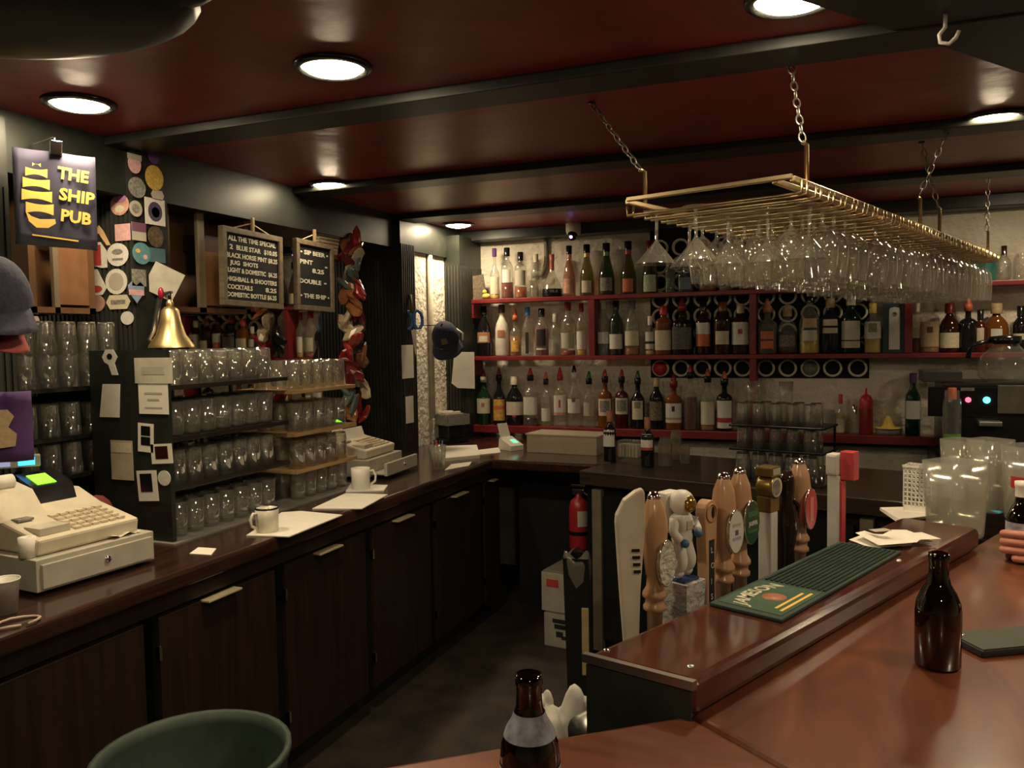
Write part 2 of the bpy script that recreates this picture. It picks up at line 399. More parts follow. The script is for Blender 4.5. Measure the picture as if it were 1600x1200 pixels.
for i in range(6):
    y0, y1 = edges[i], edges[i + 1]
    t = thing('base_cabinet', labs[i], 'cabinet', (0, y0, 0), group='cupboards under the back counter')
    w = y1 - y0
    MB().box(XL + .05, FX - .075, .0, w, .10, CZ - .057).box(XL + .05, FX - .09, 0, w, 0, .10).build('body', BLACK, t)
    MB().box(FX - .02, FX - .004, 0, w, CZ - .115, CZ - .057).build('apron', MAHOD, t)
    d = MB().bbox(FX - .018, FX + .004, .028, w - .028, .12, CZ - .125, .003).build('door', MAHOD, t)
    MB().bbox(FX - .002, FX + .036, w * .34, w * .60, CZ - .131, CZ - .124, .002).build('edge_pull', mat('pull_brass', (.75, .64, .42), .35, .4), d)
    MB().box(FX - .075, FX - .019, .028, w - .028, .12, CZ - .125).build('door_liner', BLACK, t)
    for hz in (.25, .70):
        MB().box(FX - .006, FX + .010, .020, .030, hz - .02, hz + .02).build('hinge', CHROME, t)
t = thing('corner_shade_block', 'black block standing in for the shade under the corner counter', 'cabinet')
MB().box(-1.79, -1.16, 4.50, YB - .02, 0, CZ - .057).build('body', mat('recess_shade', (.006, .006, .006), .7), t)  # black block added in place of the shade under the corner counter
# back run: dark cooler with its own top, turned a little towards the bar
A = onZ(912, 735, CZ + .02); B = onZ(1142, 757, CZ + .02)
dv = (B - A); dv.z = 0; L = dv.length; ang = math.atan2(dv.y, dv.x)
t = thing('bottle_cooler', 'black under-counter bottle cooler with brown top behind the tap handles', 'cooler', (A.x, A.y, 0), ang)
LL = L + .70
MB().bbox(-.02, LL, -.01, .75, CZ - .05, CZ + .02, .006).build('cooler_top', wood('cooler_top_wood', (.020, .012, .007), (.045, .026, .014), .4, 0, .2), t)
MB().box(0, LL, .03, .74, 0, CZ - .05).build('body', BLACKG, t)
for k in range(3):
    x0 = .10 + k * .62
    d = MB().box(x0, x0 + .54, .010, .03, .12, CZ - .10).build('glass_door', mat('cooler_glass', (.012, .014, .012), .08), t)
    MB().box(x0 - .055, x0 - .005, .0, .03, .06, CZ - .07).build('door_frame', mat('cooler_frame', (.16, .13, .09), .5), t)
COOLER = t
CT = CZ + .02
# dark splash board below the low shelf
struct('trim_40', MB().box(-1.9, XR, YB - .02, YB, CZ, ZL - .05), mat('black_splash', (.008, .008, .008), .5))

# ------------------------------------------------------------------ the bar
BZ, RZ = 1.11, 1.16
P0 = Vector((-.182, 1.041)); u = Vector((.403, .915)).normalized(); n_ = Vector((u.y, -u.x))
v = Vector((-.318, -.258)).normalized(); m_ = Vector((-v.y, v.x)); m_ = m_ if m_.dot(Vector((1, -1))) > 0 else -m_
W = .62
P1 = P0 + u * 2.2; Q1 = P0 + v * 1.5
# mitre of the outer edges
A_ = P0 + n_ * W; B_ = P0 + m_ * W
den = u.x * v.y - u.y * v.x; tt = ((B_ - A_).x * v.y - (B_ - A_).y * v.x) / den; MIT = A_ + u * tt
barT = thing('bar_counter', 'wooden bar counter with red-brown top turning a corner beside the green runner mat', 'bar')
bar = MB().prism([P0, MIT, P1 + n_ * W, P1], BZ - .05, BZ).build('bar_top', BARW, barT)
bar2 = MB().prism([P0, Q1, Q1 + m_ * W, MIT], BZ - .05, BZ - .0005).build('bar_top', BARW2, barT)
for o in (bar, bar2):
    bv = o.modifiers.new('bev', 'BEVEL'); bv.width = .010; bv.segments = 3; bv.limit_method = 'ANGLE'; bv.angle_limit = 1.0
s1 = .05
(MB().prism([P0 + n_ * s1 + u * .02, MIT - n_ * .2 + u * .05, P1 + n_ * (W - .2), P1 + n_ * s1], 0, BZ - .05).build('bar_body', BLACK, barT))
(MB().prism([P0 + m_ * s1 + v * .02, Q1 + m_ * s1, Q1 + m_ * (W - .2), MIT - m_ * .2 + v * .05], 0, BZ - .05).build('bar_body', BLACK, barT))
# raised service rail
L0 = onZ(912, 1022, RZ); R0 = onZ(1085, 1067, RZ); R1 = onZ(1532, 824, RZ)
ud = (R1 - R0); ud.z = 0; ud.normalize(); nd = Vector((ud.y, -ud.x, 0))
L1 = R1 - nd * .172
rail = thing('service_rail', 'raised glossy red-brown rail board along the bar with chrome end strip', 'bar rail')
rb = MB().prism([L0.xy, R0.xy, R1.xy, L1.xy], BZ + .001, RZ).build('rail_board', RAILW, rail)
bv = rb.modifiers.new('bev', 'BEVEL'); bv.width = .014; bv.segments = 3; bv.limit_method = 'ANGLE'
ev = (R0 - L0).normalized()
MB().prism([(L0 - ud * .004).xy, (R0 - ud * .004).xy, (R0 + ud * .006).xy, (L0 + ud * .006).xy], RZ - .010, RZ + .002).build('end_strip', STEEL, rail)
MB().prism([(L0 + ev * .006 - ud * .003).xy, (R0 - ev * .003 - ud * .003).xy, (R0 - ev * .003 + ud * .0005).xy, (L0 + ev * .006 + ud * .0005).xy], .80, RZ - .012).build('end_panel', BLACK, barT)
for px, py in ((948, 1016), (1079, 1041), (1404, 876)):
    q = onZ(px, py, RZ); MB().ball((q.x, q.y, RZ), .0055, 10, 6, (1, 1, .5)).build('stud', CHROME, rail)
# underbar bench on the bartender's side
Lm = L0 - nd * .02 + ud * .02
ub = thing('underbar_bench', 'dark steel underbar bench behind the bar rail', 'bench')
c0 = L0 + ud * .05
MB().prism([(c0 + nd * .05).xy, (c0 - nd * .26).xy, (c0 - nd * .26 + ud * 1.9).xy, (c0 + nd * .05 + ud * 1.9).xy], .80, .83).build('bench_top', mat('dark_steel', (.05, .048, .045), .4, .8), ub)
for k in (0.05, 1.8):
    q = c0 - nd * .23 + ud * k; MB().tube([(q.x, q.y, 0), (q.x, q.y, .80)], .018).build('leg', STEEL, ub)
    q = c0 + nd * .03 + ud * k; MB().tube([(q.x, q.y, 0), (q.x, q.y, .80)], .018).build('leg', STEEL, ub)
# ================================================================== bottles and glasses on the back wall
PROF = {
 'std':   [(.80, 0), (.97, .008), (1, .025), (1, .60), (.93, .66), (.62, .73), (.40, .78), (.36, .84), (.36, .94), (.42, .945), (.42, 1.0)],
 'wine':  [(.80, 0), (.97, .008), (1, .025), (1, .60), (.92, .67), (.60, .74), (.41, .80), (.38, .86), (.38, .95), (.43, .955), (.43, 1.0)],
 'champ': [(.80, 0), (.97, .008), (1, .025), (1, .30), (.93, .42), (.72, .57), (.48, .70), (.38, .78), (.36, .95), (.42, .955), (.42, 1.0)],
 'short': [(.85, 0), (.98, .008), (1, .03), (1, .66), (.96, .71), (.70, .76), (.36, .79), (.33, .84), (.33, .94), (.38, .945), (.38, 1.0)],
 'long':  [(.85, 0), (.98, .008), (1, .025), (1, .46), (.90, .54), (.45, .62), (.34, .70), (.30, .85), (.30, .95), (.36, .955), (.36, 1.0)],
 'bell':  [(.85, 0), (.98, .008), (1, .03), (1, .42), (.97, .55), (.80, .66), (.45, .76), (.32, .82), (.32, .94), (.38, .945), (.38, 1.0)],
 'jar':   [(.90, 0), (.98, .01), (1, .04), (1, .80), (.95, .86), (.80, .90), (.80, 1.0)],
 'flask': [(.60, 0), (.85, .03), (1, .12), (1, .48), (.90, .62), (.60, .72), (.34, .78), (.30, .84), (.30, .95), (.36, .96), (.36, 1.0)],
}
def bottle(label, X, Y, Z, R, Hh, kind='std', g=None, liq=None, lev=.4, lab=None, lz=(.15, .5), emb=None, cap=None, spout=None, foil=None, e=2.0, fy=1.0, yaw=0, group='bottles on the red shelves', span=62, name='liquor_bottle', cat='bottle', band=None, seg=16):
    g = g or CLEARB
    t = thing(name, label, cat, (X, Y, Z), math.radians(yaw), group)
    pr = PROF[kind]; ph = 0
    if spout: ph = .075
    elif cap: ph = .012
    hb = max(.06, Hh - ph)
    def rad(zf):
        for (r0, z0), (r1, z1) in zip(pr, pr[1:]):
            if z0 <= zf <= z1: return R * (r0 + (r1 - r0) * (zf - z0) / (z1 - z0 + 1e-9))
        return R
    MB().lathe([(0, 0)] + [(R * r, hb * z) for r, z in pr], seg, e=e, fy=fy).build('glass', g, t)
    if liq:
        k = [(0, .004)] + [(R * r * .94, max(.004, hb * z)) for r, z in pr if z < lev] + [(rad(lev) * .94, hb * lev), (0, hb * lev)]
        MB().lathe(k, seg, e=e, fy=fy).build('liquid', liq, t)
    def strip(nm, m, z0, z1, sp, k):
        a = math.radians(sp)
        MB().lathe([(rad(z0) * k, hb * z0), (rad((z0 + z1) / 2) * k, hb * (z0 + z1) / 2), (rad(z1) * k, hb * z1)], 10, e=e, fy=fy, a0=-PI / 2 - a, a1=-PI / 2 + a).build(nm, m, t)
    if lab: strip('label', lab, lz[0], lz[1], span, 1.02)
    if band: strip('label_band', band[0], band[1], band[2], span, 1.03)
    if emb: strip('emblem', emb[0], emb[1], emb[2], emb[3], 1.045)
    if foil: MB().lathe([(rad(z) * 1.06, hb * z) for z in (.78, .84, .90, .95, 1.0)], 12).build('neck_foil', foil, t)
    r = R * .42
    if spout:
        MB().lathe([(0, hb - .012), (r * 1.15, hb - .012), (r * 1.15, hb + .026), (r * .8, hb + .03)], 10).build('pourer_collar', spout[0], t)
        MB().lathe([(r * .85, hb + .026), (r * .75, hb + .045), (r * .3, hb + ph), (0, hb + ph)], 10).build('pourer_tip', spout[1], t)
    elif cap:
        MB().lathe([(r * 1.1, hb - .045), (r * 1.12, hb + .010), (r * .9, hb + ph), (0, hb + ph)], 12).build('cap', cap, t)
    return t
def shelfb(label, px, w, top, zs, base, dy=.066, **k):
    Y = SY + dy; p = onY(px, base, Y); p.z = zs; d = depth(p)
    h = upto(p, top) - zs
    if zs == ZM: h = min(h, ZT - TH - ZM - .003)
    return bottle(label, p.x, Y, zs + .0005, w / 2 / F * d * .95, h, yaw=math.degrees(math.atan2(p.x, Y)) * -.6, **k)
T = lambda *a, **k: shelfb(a[0], a[1], a[2], a[3], ZT, 460, **k)
Mi = lambda *a, **k: shelfb(a[0], a[1], a[2], a[3], ZM, 553, **k)
Lo = lambda *a, **k: shelfb(a[0], a[1], a[2], a[3], ZL, 670, **k)
S_RR = (BLACKG, RED); S_GR = (BLACKG, mat('green_plastic', (.03, .16, .06), .4)); S_OR = (ORANGE, ORANGE); S_RD = (RED, RED); S_BB = (BLACKG, BLUE)
DRED = mat('dark_red_foil', (.20, .015, .02), .35); PEACH = mat('peach_foil', (.60, .32, .16), .35); GOLDF = mat('gold_foil', (.65, .48, .18), .3, .6); GRNF = mat('green_foil', (.16, .22, .08), .35, .4)
OLABEL = mat('orange_label', (.55, .16, .06), .6, var=.2, scale=80); YLABEL = mat('yellow_label', (.65, .38, .08), .6, var=.25, scale=60); RLABEL = mat('red_label', (.40, .05, .04), .6); BLABEL = mat('black_label', (.02, .02, .02), .5); GLABEL = mat('pale_green_label', (.38, .50, .30), .6, var=.2, scale=60); PEACHL = mat('peach_label', (.55, .28, .20), .6, var=.2, scale=60)
ROSE = glass('rose_glass', (.75, .55, .45), .12, .45, hazecol=(.5, .3, .22)); CHAMPG = glass('champagne_glass', (.45, .42, .25), .08, .45, hazecol=(.35, .32, .2)); AMBL = mat('amber_liquid', (.30, .12, .03), .15); YELL = mat('yellow_liquid', (.60, .42, .10), .3); PINKL = mat('pink_liquid', (.30, .03, .05), .15)
g_top = 'bottles on the top red shelf'
T('slim clear bottle with long neck, cream label and purple cap on top shelf', 773.5, 16, 388, kind='long', liq=YELL, lev=.12, lab=CLABEL, lz=(.10, .45), cap=PURPLE, group=g_top)
T('clear bottle of red liqueur with white label and black cap on top shelf', 793, 21, 387, kind='std', liq=REDL, lev=.33, lab=WLABEL, lz=(.32, .58), span=40, cap=BLACKG, group=g_top)
T('clear bottle of orange liqueur with grey label and black cap on top shelf', 814, 21, 394, kind='short', liq=mat('orange_red_liquid', (.30, .06, .02), .15), lev=.25, lab=GREYP, lz=(.28, .62), span=55, cap=BLACKG, group=g_top)
T('small clear bottle with yellowish neck standing behind the tumbler on top shelf', 838, 18, 397, kind='std', cap=CLABEL, dy=.11, group=g_top)
T('peach foiled sparkling wine bottle beside the dark based decanter', 890, 21, 384, kind='champ', g=ROSE, foil=PEACH, cap=BLACKG, lab=PEACHL, lz=(.06, .36), group=g_top)
T('gold foiled sparkling wine bottle with pale patterned label on top shelf', 917.5, 24, 382, kind='champ', g=CHAMPG, foil=GOLDF, cap=BLACKG, lab=CLABEL, lz=(.06, .30), span=40, group=g_top)
T('green sparkling wine bottle with olive neck foil on top shelf', 948, 27, 380, kind='champ', g=GREENG, foil=GRNF, cap=BLACKG, lab=GREYPR, lz=(.08, .34), span=45, group=g_top)
T('sparkling wine bottle with red neck foil and red label on top shelf', 982, 26, 377, kind='champ', g=CHAMPG, foil=RED, cap=BLACKG, lab=OLABEL, lz=(.04, .30), span=38, group=g_top)
T('sparkling wine bottle with pale green label beside the pipe rack on top shelf', 1016, 26, 376, kind='champ', g=CHAMPG, foil=mat('pale_foil', (.4, .45, .35), .4), cap=DRED, lab=GLABEL, lz=(.03, .36), span=50, group=g_top)
T('short green tinted clear bottle under the martini glass on top shelf', 1047, 17, 416, kind='jar', g=glass('pale_green_glass', (.6, .8, .6), .1), group=g_top)
T('square pale blue gin bottle on top shelf', 1072, 25, 413, kind='short', g=BLUEG, lab=mat('blue_label', (.12, .18, .26), .5), lz=(.10, .55), span=35, e=5, cap=CHROME, group=g_top)
T('amber spirit bottle with clear shoulders on top shelf behind the stemware', 1105, 30, 404, kind='flask', liq=AMBL, lev=.45, cap=TAN, group=g_top)
T('plain clear bottle on top shelf behind the stemware', 1134, 23, 412, kind='jar', cap=GREYP, group=g_top)
T('jar shaped bottle with wide tan label on top shelf', 1166, 27, 405, kind='jar', g=CHAMPG, lab=TAN, lz=(.12, .80), span=70, group=g_top)
T('dark bottle with small orange framed label on top shelf', 1209.5, 30, 403, kind='bell', g=DARKG, lab=WLABEL, lz=(.08, .42), span=48, emb=(OLABEL, .12, .38, 40), cap=DRED, group=g_top)
T('round dark flask with cream half moon label on top shelf', 1245, 30, 402, kind='flask', g=DARKG, lab=CLABEL, lz=(.12, .44), span=60, cap=BLACKG, fy=.6, group=g_top)
T('clear bottle behind the hanging flutes on top shelf', 1290, 26, 398, kind='std', cap=BLACKG, group=g_top)
T('pale bottle with white label behind the hanging flutes on top shelf', 1340, 26, 398, kind='wine', lab=WLABEL, cap=RED, group=g_top)
T('tall pale bottle behind the far hanging glasses on top shelf', 1400, 26, 396, kind='std', lab=CLABEL, cap=BLACKG, group=g_top)
T('clear bottle with tan label behind the far hanging glasses on top shelf', 1465, 28, 396, kind='std', lab=TAN, cap=BLACKG, group=g_top)
t = shelfb('squat teal glass jar at the far end of top shelf', 1541, 30, 396, ZT, 432, kind='jar', g=TEALG, name='glass_jar', cat='jar', group='glassware on the top red shelf')
shelfb('clear glass decanter with ball stopper at the end of top shelf', 1568, 22, 384, ZT, 432, kind='flask', g=CLEAR, cap=CHROME, name='decanter', cat='decanter', group='glassware on the top red shelf')
shelfb('clear stoppered jar next to the ball stopper decanter', 1596, 24, 396, ZT, 432, kind='jar', g=CLEAR, name='glass_jar', cat='jar', group='glassware on the top red shelf')
# ship decanter with dark base, tumbler, book, duck on the top shelf
p = onY(863, 460, SY + .08)
t = thing('ship_decanter', 'wide based clear decanter with black foot and pink foiled neck on top shelf', 'decanter', (p.x, p.y, ZT))
MB().lathe([(0, 0), (.066, 0), (.068, .03), (.066, .055)], 18).build('foot', BLACKG, t)
MB().lathe([(.066, .055), (.055, .09), (.035, .13), (.018, .17), (.014, .20), (.014, .25)], 18).build('glass', CLEARB, t)
MB().lathe([(.016, .18), (.015, .235), (.017, .24), (.017, .285), (0, .287)], 12).build('neck_foil', mat('pink_foil', (.5, .16, .13), .35), t)
TUMBLER = MB().lathe([(0, .006), (.028, .006), (.030, .0), (.033, .01), (.038, .12), (.0365, .12), (.0315, .012)], 14).mesh('tumbler', TUMB)
TUMB_UP = TUMBLER.copy(); TUMB_UP.transform(Matrix.Translation((0, 0, .12)) @ Matrix.Rotation(PI, 4, 'X'))
def glassat(me, p, lab, group, name='tumbler', s=1.0, rz=None):
    o = mobj(name, me); o.location = p; o.scale = (s, s, s); o.rotation_euler = (0, 0, random.random() * 6 if rz is None else rz)
    return tag(o, lab, 'glass', group)
p = onY(835, 462, SY + .05); glassat(TUMBLER, (p.x, p.y, ZT), 'short clear tumbler standing in front of the decanter on top shelf', 'tumblers on the red shelves', s=.95)
p = onY(750, 466, SY + .06)
t = thing('book', 'old leaning book with pale page edge at the end of top shelf', 'book', (p.x, p.y, ZT))
t.rotation_euler = (0, math.radians(-8), math.radians(25))
MB().box(-.045, .045, -.012, .012, .006, .165).build('page_block', PAPER, t)
MB().box(-.043, .05, -.016, -.012, .004, .168).box(-.043, .05, .012, .016, .004, .168).box(.046, .05, -.016, .016, .004, .168).build('cover', mat('book_cover', (.13, .10, .065), .7, var=.5, scale=60), t)
p = onY(760, 466, SY + .02)
t = thing('rubber_duck', 'tiny yellow rubber duck in front of the leaning book', 'toy', (p.x, p.y, ZT))
MB().ball((0, 0, .020), .026, 12, 8, (1.2, .9, .75)).build('body', YELLOW, t)
MB().ball((-.012, 0, .050), .016).build('head', YELLOW, t)
MB().lathe([(0, .014), (.007, 0)], 8, M=Matrix.Translation((-.026, 0, .048)) @ Matrix.Rotation(-PI / 2, 4, 'Y')).build('beak', ORANGE, t)

g_mid = 'bottles on the middle red shelf'
Mi('black cream liqueur bottle with round pictured label at the left end of middle shelf', 757, 23, 479, kind='bell', g=DARKG, lab=mat('brick_label', (.40, .18, .10), .6), lz=(.28, .50), emb=(CLABEL, .30, .42, 36), cap=BLACKG, group=g_mid)
Mi('opaque white coconut rum bottle with brown cap and sunset emblem', 785, 23, 476, kind='bell', g=mat('white_bottle', (.68, .64, .55), .25), emb=(COPPER, .38, .52, 30), cap=mat('brown_cap', (.06, .03, .02), .4), group=g_mid)
Mi('amber liqueur bottle with orange pourer beside the white rum bottle', 806, 19, 482, kind='std', liq=AMBL, lev=.55, lab=YLABEL, lz=(.12, .42), span=40, spout=S_OR, group=g_mid)
Mi('clear bottle with blue cap and slanting dark label on middle shelf', 825, 19, 480, kind='bell', lab=BLABEL, lz=(.05, .5), span=16, cap=BLUE, group=g_mid)
Mi('bottle of dark liqueur with tall black picture label on middle shelf', 847, 23, 482, kind='std', liq=mat('brown_rose_liquid', (.20, .06, .04), .2), lev=.6, lab=BLABEL, lz=(.22, .58), span=40, emb=(WLABEL, .13, .17, 42), cap=BLACKG, group=g_mid)
Mi('clear unlabelled bottle on middle shelf', 868, 18, 490, kind='std', cap=GREYP, group=g_mid)
Mi('clear bottle of red syrup with red cap and grey label', 888, 24, 472, kind='std', liq=PINKL, lev=.10, lab=GREYP, lz=(.14, .44), cap=DRED, group=g_mid)
Mi('slim bottle with white label and red cap against the first divider', 909, 17, 474, kind='std', liq=YELL, lev=.15, lab=WLABEL, lz=(.12, .48), cap=DRED, group=g_mid)
Mi('clear vodka bottle with white and blue label beside the first divider', 944, 21, 470, kind='std', liq=mat('clear_blue_liquid', (.10, .16, .2), .15), lev=.22, lab=WLABEL, lz=(.22, .44), cap=GREYP, group=g_mid)
Mi('green glass bottle with square white label on middle shelf', 963, 23, 470, kind='wine', g=GREENG, liq=DGREEN, lev=.3, lab=WLABEL, lz=(.12, .40), cap=BLACKG, group=g_mid)
Mi('clear bottle with tall cream label and amber dregs on middle shelf', 988, 25, 470, kind='bell', liq=AMBL, lev=.14, lab=CLABEL, lz=(.18, .46), cap=mat('grey_cap', (.12, .11, .1), .4), group=g_mid)
Mi('narrow bottle with black and white label in front of the pipes on middle shelf', 1016, 17, 494, kind='std', liq=YELL, lev=.12, lab=WLABEL, lz=(.16, .62), band=(BLABEL, .30, .37), cap=WHITE, group=g_mid)
Mi('squat whisky bottle with wide cream label and red stopper', 1037, 27, 478, kind='short', g=AMBERG, lab=CLABEL, lz=(.10, .52), cap=RED, e=3.5, group=g_mid)
Mi('square black label whiskey bottle with dark red pourer', 1066, 31, 464, kind='short', g=DARKG, lab=mat('charcoal_label', (.09, .085, .08), .5, var=.6, scale=120), lz=(.12, .60), e=5, spout=(DRED, DRED), group=g_mid)
Mi('dark rum bottle with white over orange label on middle shelf', 1099, 25, 471, kind='std', g=BROWNG, lab=OLABEL, lz=(.16, .40), band=(WLABEL, .40, .62), cap=BLACKG, group=g_mid)
Mi('broad brown bottle with small cream emblem label on middle shelf', 1129, 31, 472, kind='short', g=BROWNG, lab=CLABEL, lz=(.20, .46), span=42, cap=AMBERG, group=g_mid)
Mi('bourbon bottle with white label and red seal against the second divider', 1157, 27, 475, kind='short', g=BROWNG, lab=WLABEL, lz=(.20, .66), emb=(RLABEL, .42, .52, 14), e=3.5, cap=CLABEL, group=g_mid)
Mi('square brown bottle with orange seal label beside the second divider', 1199, 30, 466, kind='short', g=glass('smoke_glass', (.5, .42, .34), .10), liq=BROWNG, lev=.5, lab=OLABEL, lz=(.12, .30), band=(OLABEL, .34, .52), span=34, e=5, spout=(COPPER, COPPER), group=g_mid)
Mi('rounded clear bottle with cork and silver drawing label', 1230, 31, 480, kind='flask', liq=mat('smoke_liquid', (.06, .05, .045), .15), lev=.5, lab=GREYPR, lz=(.16, .42), span=50, cap=TAN, fy=.7, group=g_mid)
Mi('tall bottle of pale yellow liqueur with white label', 1265, 33, 458, kind='bell', liq=YELL, lev=.34, lab=WLABEL, lz=(.22, .40), span=42, band=(TAN, .44, .60), cap=BLACKG, group=g_mid)
Mi('dark blue whisky bottle with slanting cream labels', 1297, 31, 466, kind='std', g=mat('dark_blue_bottle', (.012, .014, .025), .08), lab=CLABEL, lz=(.52, .64), band=(CLABEL, .38, .48), span=45, cap=TAN, group=g_mid)
Mi('green whiskey bottle with large white label on middle shelf', 1329, 31, 462, kind='wine', g=DGREEN, lab=WLABEL, lz=(.24, .58), band=(CLABEL, .10, .22), cap=WHITE, group=g_mid)
Mi('clear bottle with white label and dark heart emblem', 1363, 25, 474, kind='std', liq=YELL, lev=.30, lab=WLABEL, lz=(.30, .66), emb=(GREYPR, .44, .62, 26), e=4, cap=YELLOW, group=g_mid)
Mi('clear bottle with tan label and dark round spot beside the last divider', 1452, 30, 470, kind='short', liq=AMBL, lev=.16, lab=TAN, lz=(.12, .62), emb=(mat('brown_spot', (.08, .04, .02), .5), .40, .52, 16), cap=CLEARB, group=g_mid)
Mi('slim clear bottle half hidden behind the tan labelled one', 1433, 15, 472, kind='std', liq=AMBL, lev=.3, cap=CLABEL, dy=.10, group=g_mid)
Mi('round shouldered dark brown bottle with cream label and red cap', 1483, 31, 474, kind='bell', g=BROWNG, lab=CLABEL, lz=(.10, .42), cap=DRED, group=g_mid)
Mi('plain black square bottle with orange pourer on middle shelf', 1512, 26, 462, kind='short', g=DARKG, e=5, spout=S_OR, group=g_mid)
Mi('dark red liqueur bottle with narrow cream label', 1531, 20, 484, kind='std', g=mat('dark_red_bottle', (.07, .012, .008), .08), lab=CLABEL, lz=(.18, .60), span=30, cap=BLACKG, dy=.045, group=g_mid)
Mi('amber brown flask with diamond white label and cork', 1556, 36, 474, kind='flask', g=AMBERG, lab=WLABEL, lz=(.26, .50), span=26, cap=TAN, fy=.65, group=g_mid)
Mi('dark bottle with pale label at the far right of middle shelf', 1594, 24, 478, kind='std', g=DARKG, lab=CLABEL, lz=(.28, .42), cap=BLACKG, group=g_mid)
# boxed gin
p = onY(1396.5, 549, SY + .07); h = upto(p, 475) - ZM; w = 30 / F * depth(p)
t = thing('gift_box', 'dark teal bottle box with tall arched white label', 'box', (p.x, p.y, ZM + .0005), -.1)
MB().bbox(-w / 2, w / 2, -.035, .035, 0, h, .002).build('carton', mat('teal_carton', (.015, .04, .05), .4), t)
lt = MB(); pts = [(-.024, .02), (.032, .02), (.032, h - .04), (.028, h - .025), (.004, h - .018), (-.02, h - .025), (-.024, h - .04)]
lt.add([(x, -.0365, z) for x, z in pts], [tuple(range(7))]); lt.build('label', WLABEL, t)
MB().lathe([(0, 0), (.013, 0), (.013, .001)], 16, M=Matrix.Translation((.004, -.037, h - .06)) @ Matrix.Rotation(PI / 2, 4, 'X')).build('emblem', GREYPR, t)

g_low = 'bottles on the low red shelf'
Lo('dark green whiskey bottle with rounded cream label at the left end of low shelf', 757, 24, 578, kind='wine', g=DGREEN, lab=CLABEL, lz=(.26, .60), spout=(CLABEL, DRED), emb=(COPPER, .42, .50, 12), group=g_low)
Lo('dark coffee liqueur bottle with yellow and orange label', 781, 21, 575, kind='bell', g=DARKG, lab=YLABEL, lz=(.10, .56), band=(OLABEL, .34, .42), spout=(BLACKG, DRED), group=g_low)
Lo('wide dark rum bottle with pointed cream label and white cap', 805, 28, 588, kind='bell', g=DARKG, lab=CLABEL, lz=(.22, .50), span=80, emb=(RLABEL, .18, .22, 12), cap=CLABEL, fy=.7, group=g_low)
Lo('square clear bottle with white label, amber dregs and red tipped pourer', 830, 23, 575, kind='short', liq=BROWNG, lev=.16, lab=WLABEL, lz=(.24, .62), e=4, spout=S_RR, group=g_low)
Lo('slim clear bottle with low white label and red pourer', 854, 18, 581, kind='std', lab=WLABEL, lz=(.12, .42), span=50, spout=(BLACKG, ORANGE), group=g_low)
Lo('clear gin bottle with white label and small red guard emblem', 876, 20, 574, kind='short', lab=WLABEL, lz=(.30, .66), emb=(RLABEL, .40, .56, 8), band=(PEACHL, .24, .30), e=4, spout=S_RD, group=g_low)
Lo('clear rum bottle with white label and round dark seal', 898, 23, 571, kind='std', lab=WLABEL, lz=(.28, .56), emb=(mat('bronze_seal', (.12, .09, .05), .5), .50, .58, 14), spout=(WHITE, BLACKG), group=g_low)
Lo('clear bottle with embossed round white emblem and green pourer', 921, 22, 580, kind='std', lab=GREYP, lz=(.26, .56), span=48, spout=S_GR, group=g_low)
Lo('spiced rum bottle with ship collage label and red pourer', 946, 23, 577, kind='short', g=AMBERG, lab=CLABEL, lz=(.26, .62), emb=(GREYPR, .34, .58, 40), spout=S_RR, group=g_low)
Lo('dark red rum bottle with torn cream label and red pourer', 972, 22, 577, kind='short', g=mat('wine_red_bottle', (.06, .008, .012), .08), lab=CLABEL, lz=(.30, .64), emb=(GREYPR, .36, .60, 44), spout=S_RR, group=g_low)
Lo('dark rum bottle with pointed cream crest label and green pourer', 997, 22, 579, kind='std', g=DARKG, lab=CLABEL, lz=(.20, .60), span=50, emb=(GREYPR, .44, .58, 26), spout=S_GR, group=g_low)
Lo('tall dark bottle with gold and black label on low shelf', 1026, 23, 590, kind='wine', g=DARKG, lab=mat('gold_black_label', (.14, .12, .06), .5, var=.7, scale=90), lz=(.18, .56), cap=TAN, group=g_low)
Lo('amber rum bottle with white pirate label and gold stripe', 1053, 26, 584, kind='short', g=AMBERG, lab=WLABEL, lz=(.16, .60), band=(TAN, .23, .28), emb=(BLABEL, .42, .54, 10), spout=(DRED, DRED), e=3, group=g_low)
Lo('plain red-brown spirit bottle with red and black pourer', 1079, 23, 570, kind='std', g=CLEARB, liq=mat('red_brown_liquid', (.10, .03, .015), .12), lev=.62, spout=S_RR, group=g_low)
Lo('clear shouldered rum bottle with tall cream label', 1106, 24, 576, kind='std', liq=AMBL, lev=.1, lab=CLABEL, lz=(.12, .58), spout=(BLACKG, ORANGE), group=g_low)
Lo('dark capped rum bottle with white label and red band', 1132, 26, 580, kind='short', g=DARKG, lab=WLABEL, lz=(.06, .64), band=(RLABEL, .18, .28), spout=(BLACKG, ORANGE), group=g_low)
Lo('small pale bottle with dark neck and red cap beside the ketchup', 1313, 14, 616, kind='long', g=CLEARB, liq=YELL, lev=.5, lab=CLABEL, lz=(.05, .4), cap=RED, group=g_low)
Lo('green wine bottle with white label near the coffee machine', 1426, 23, 583, kind='wine', g=DGREEN, lab=WLABEL, lz=(.28, .58), cap=PURPLE, group=g_low)
Lo('clear ribbed jar beside the wine bottle on low shelf', 1449, 24, 636, kind='jar', g=CLEARB, group=g_low)
Lo('small stout condiment jar on the low shelf beside the glass rack', 1295, 22, 640, kind='jar', g=glass('grey_jar', (.6, .6, .55), .2), group=g_low)
Lo('clear pepper jar between the small bottle and the ketchup', 1335, 18, 632, kind='jar', g=CLEARB, cap=CHROME, group=g_low)
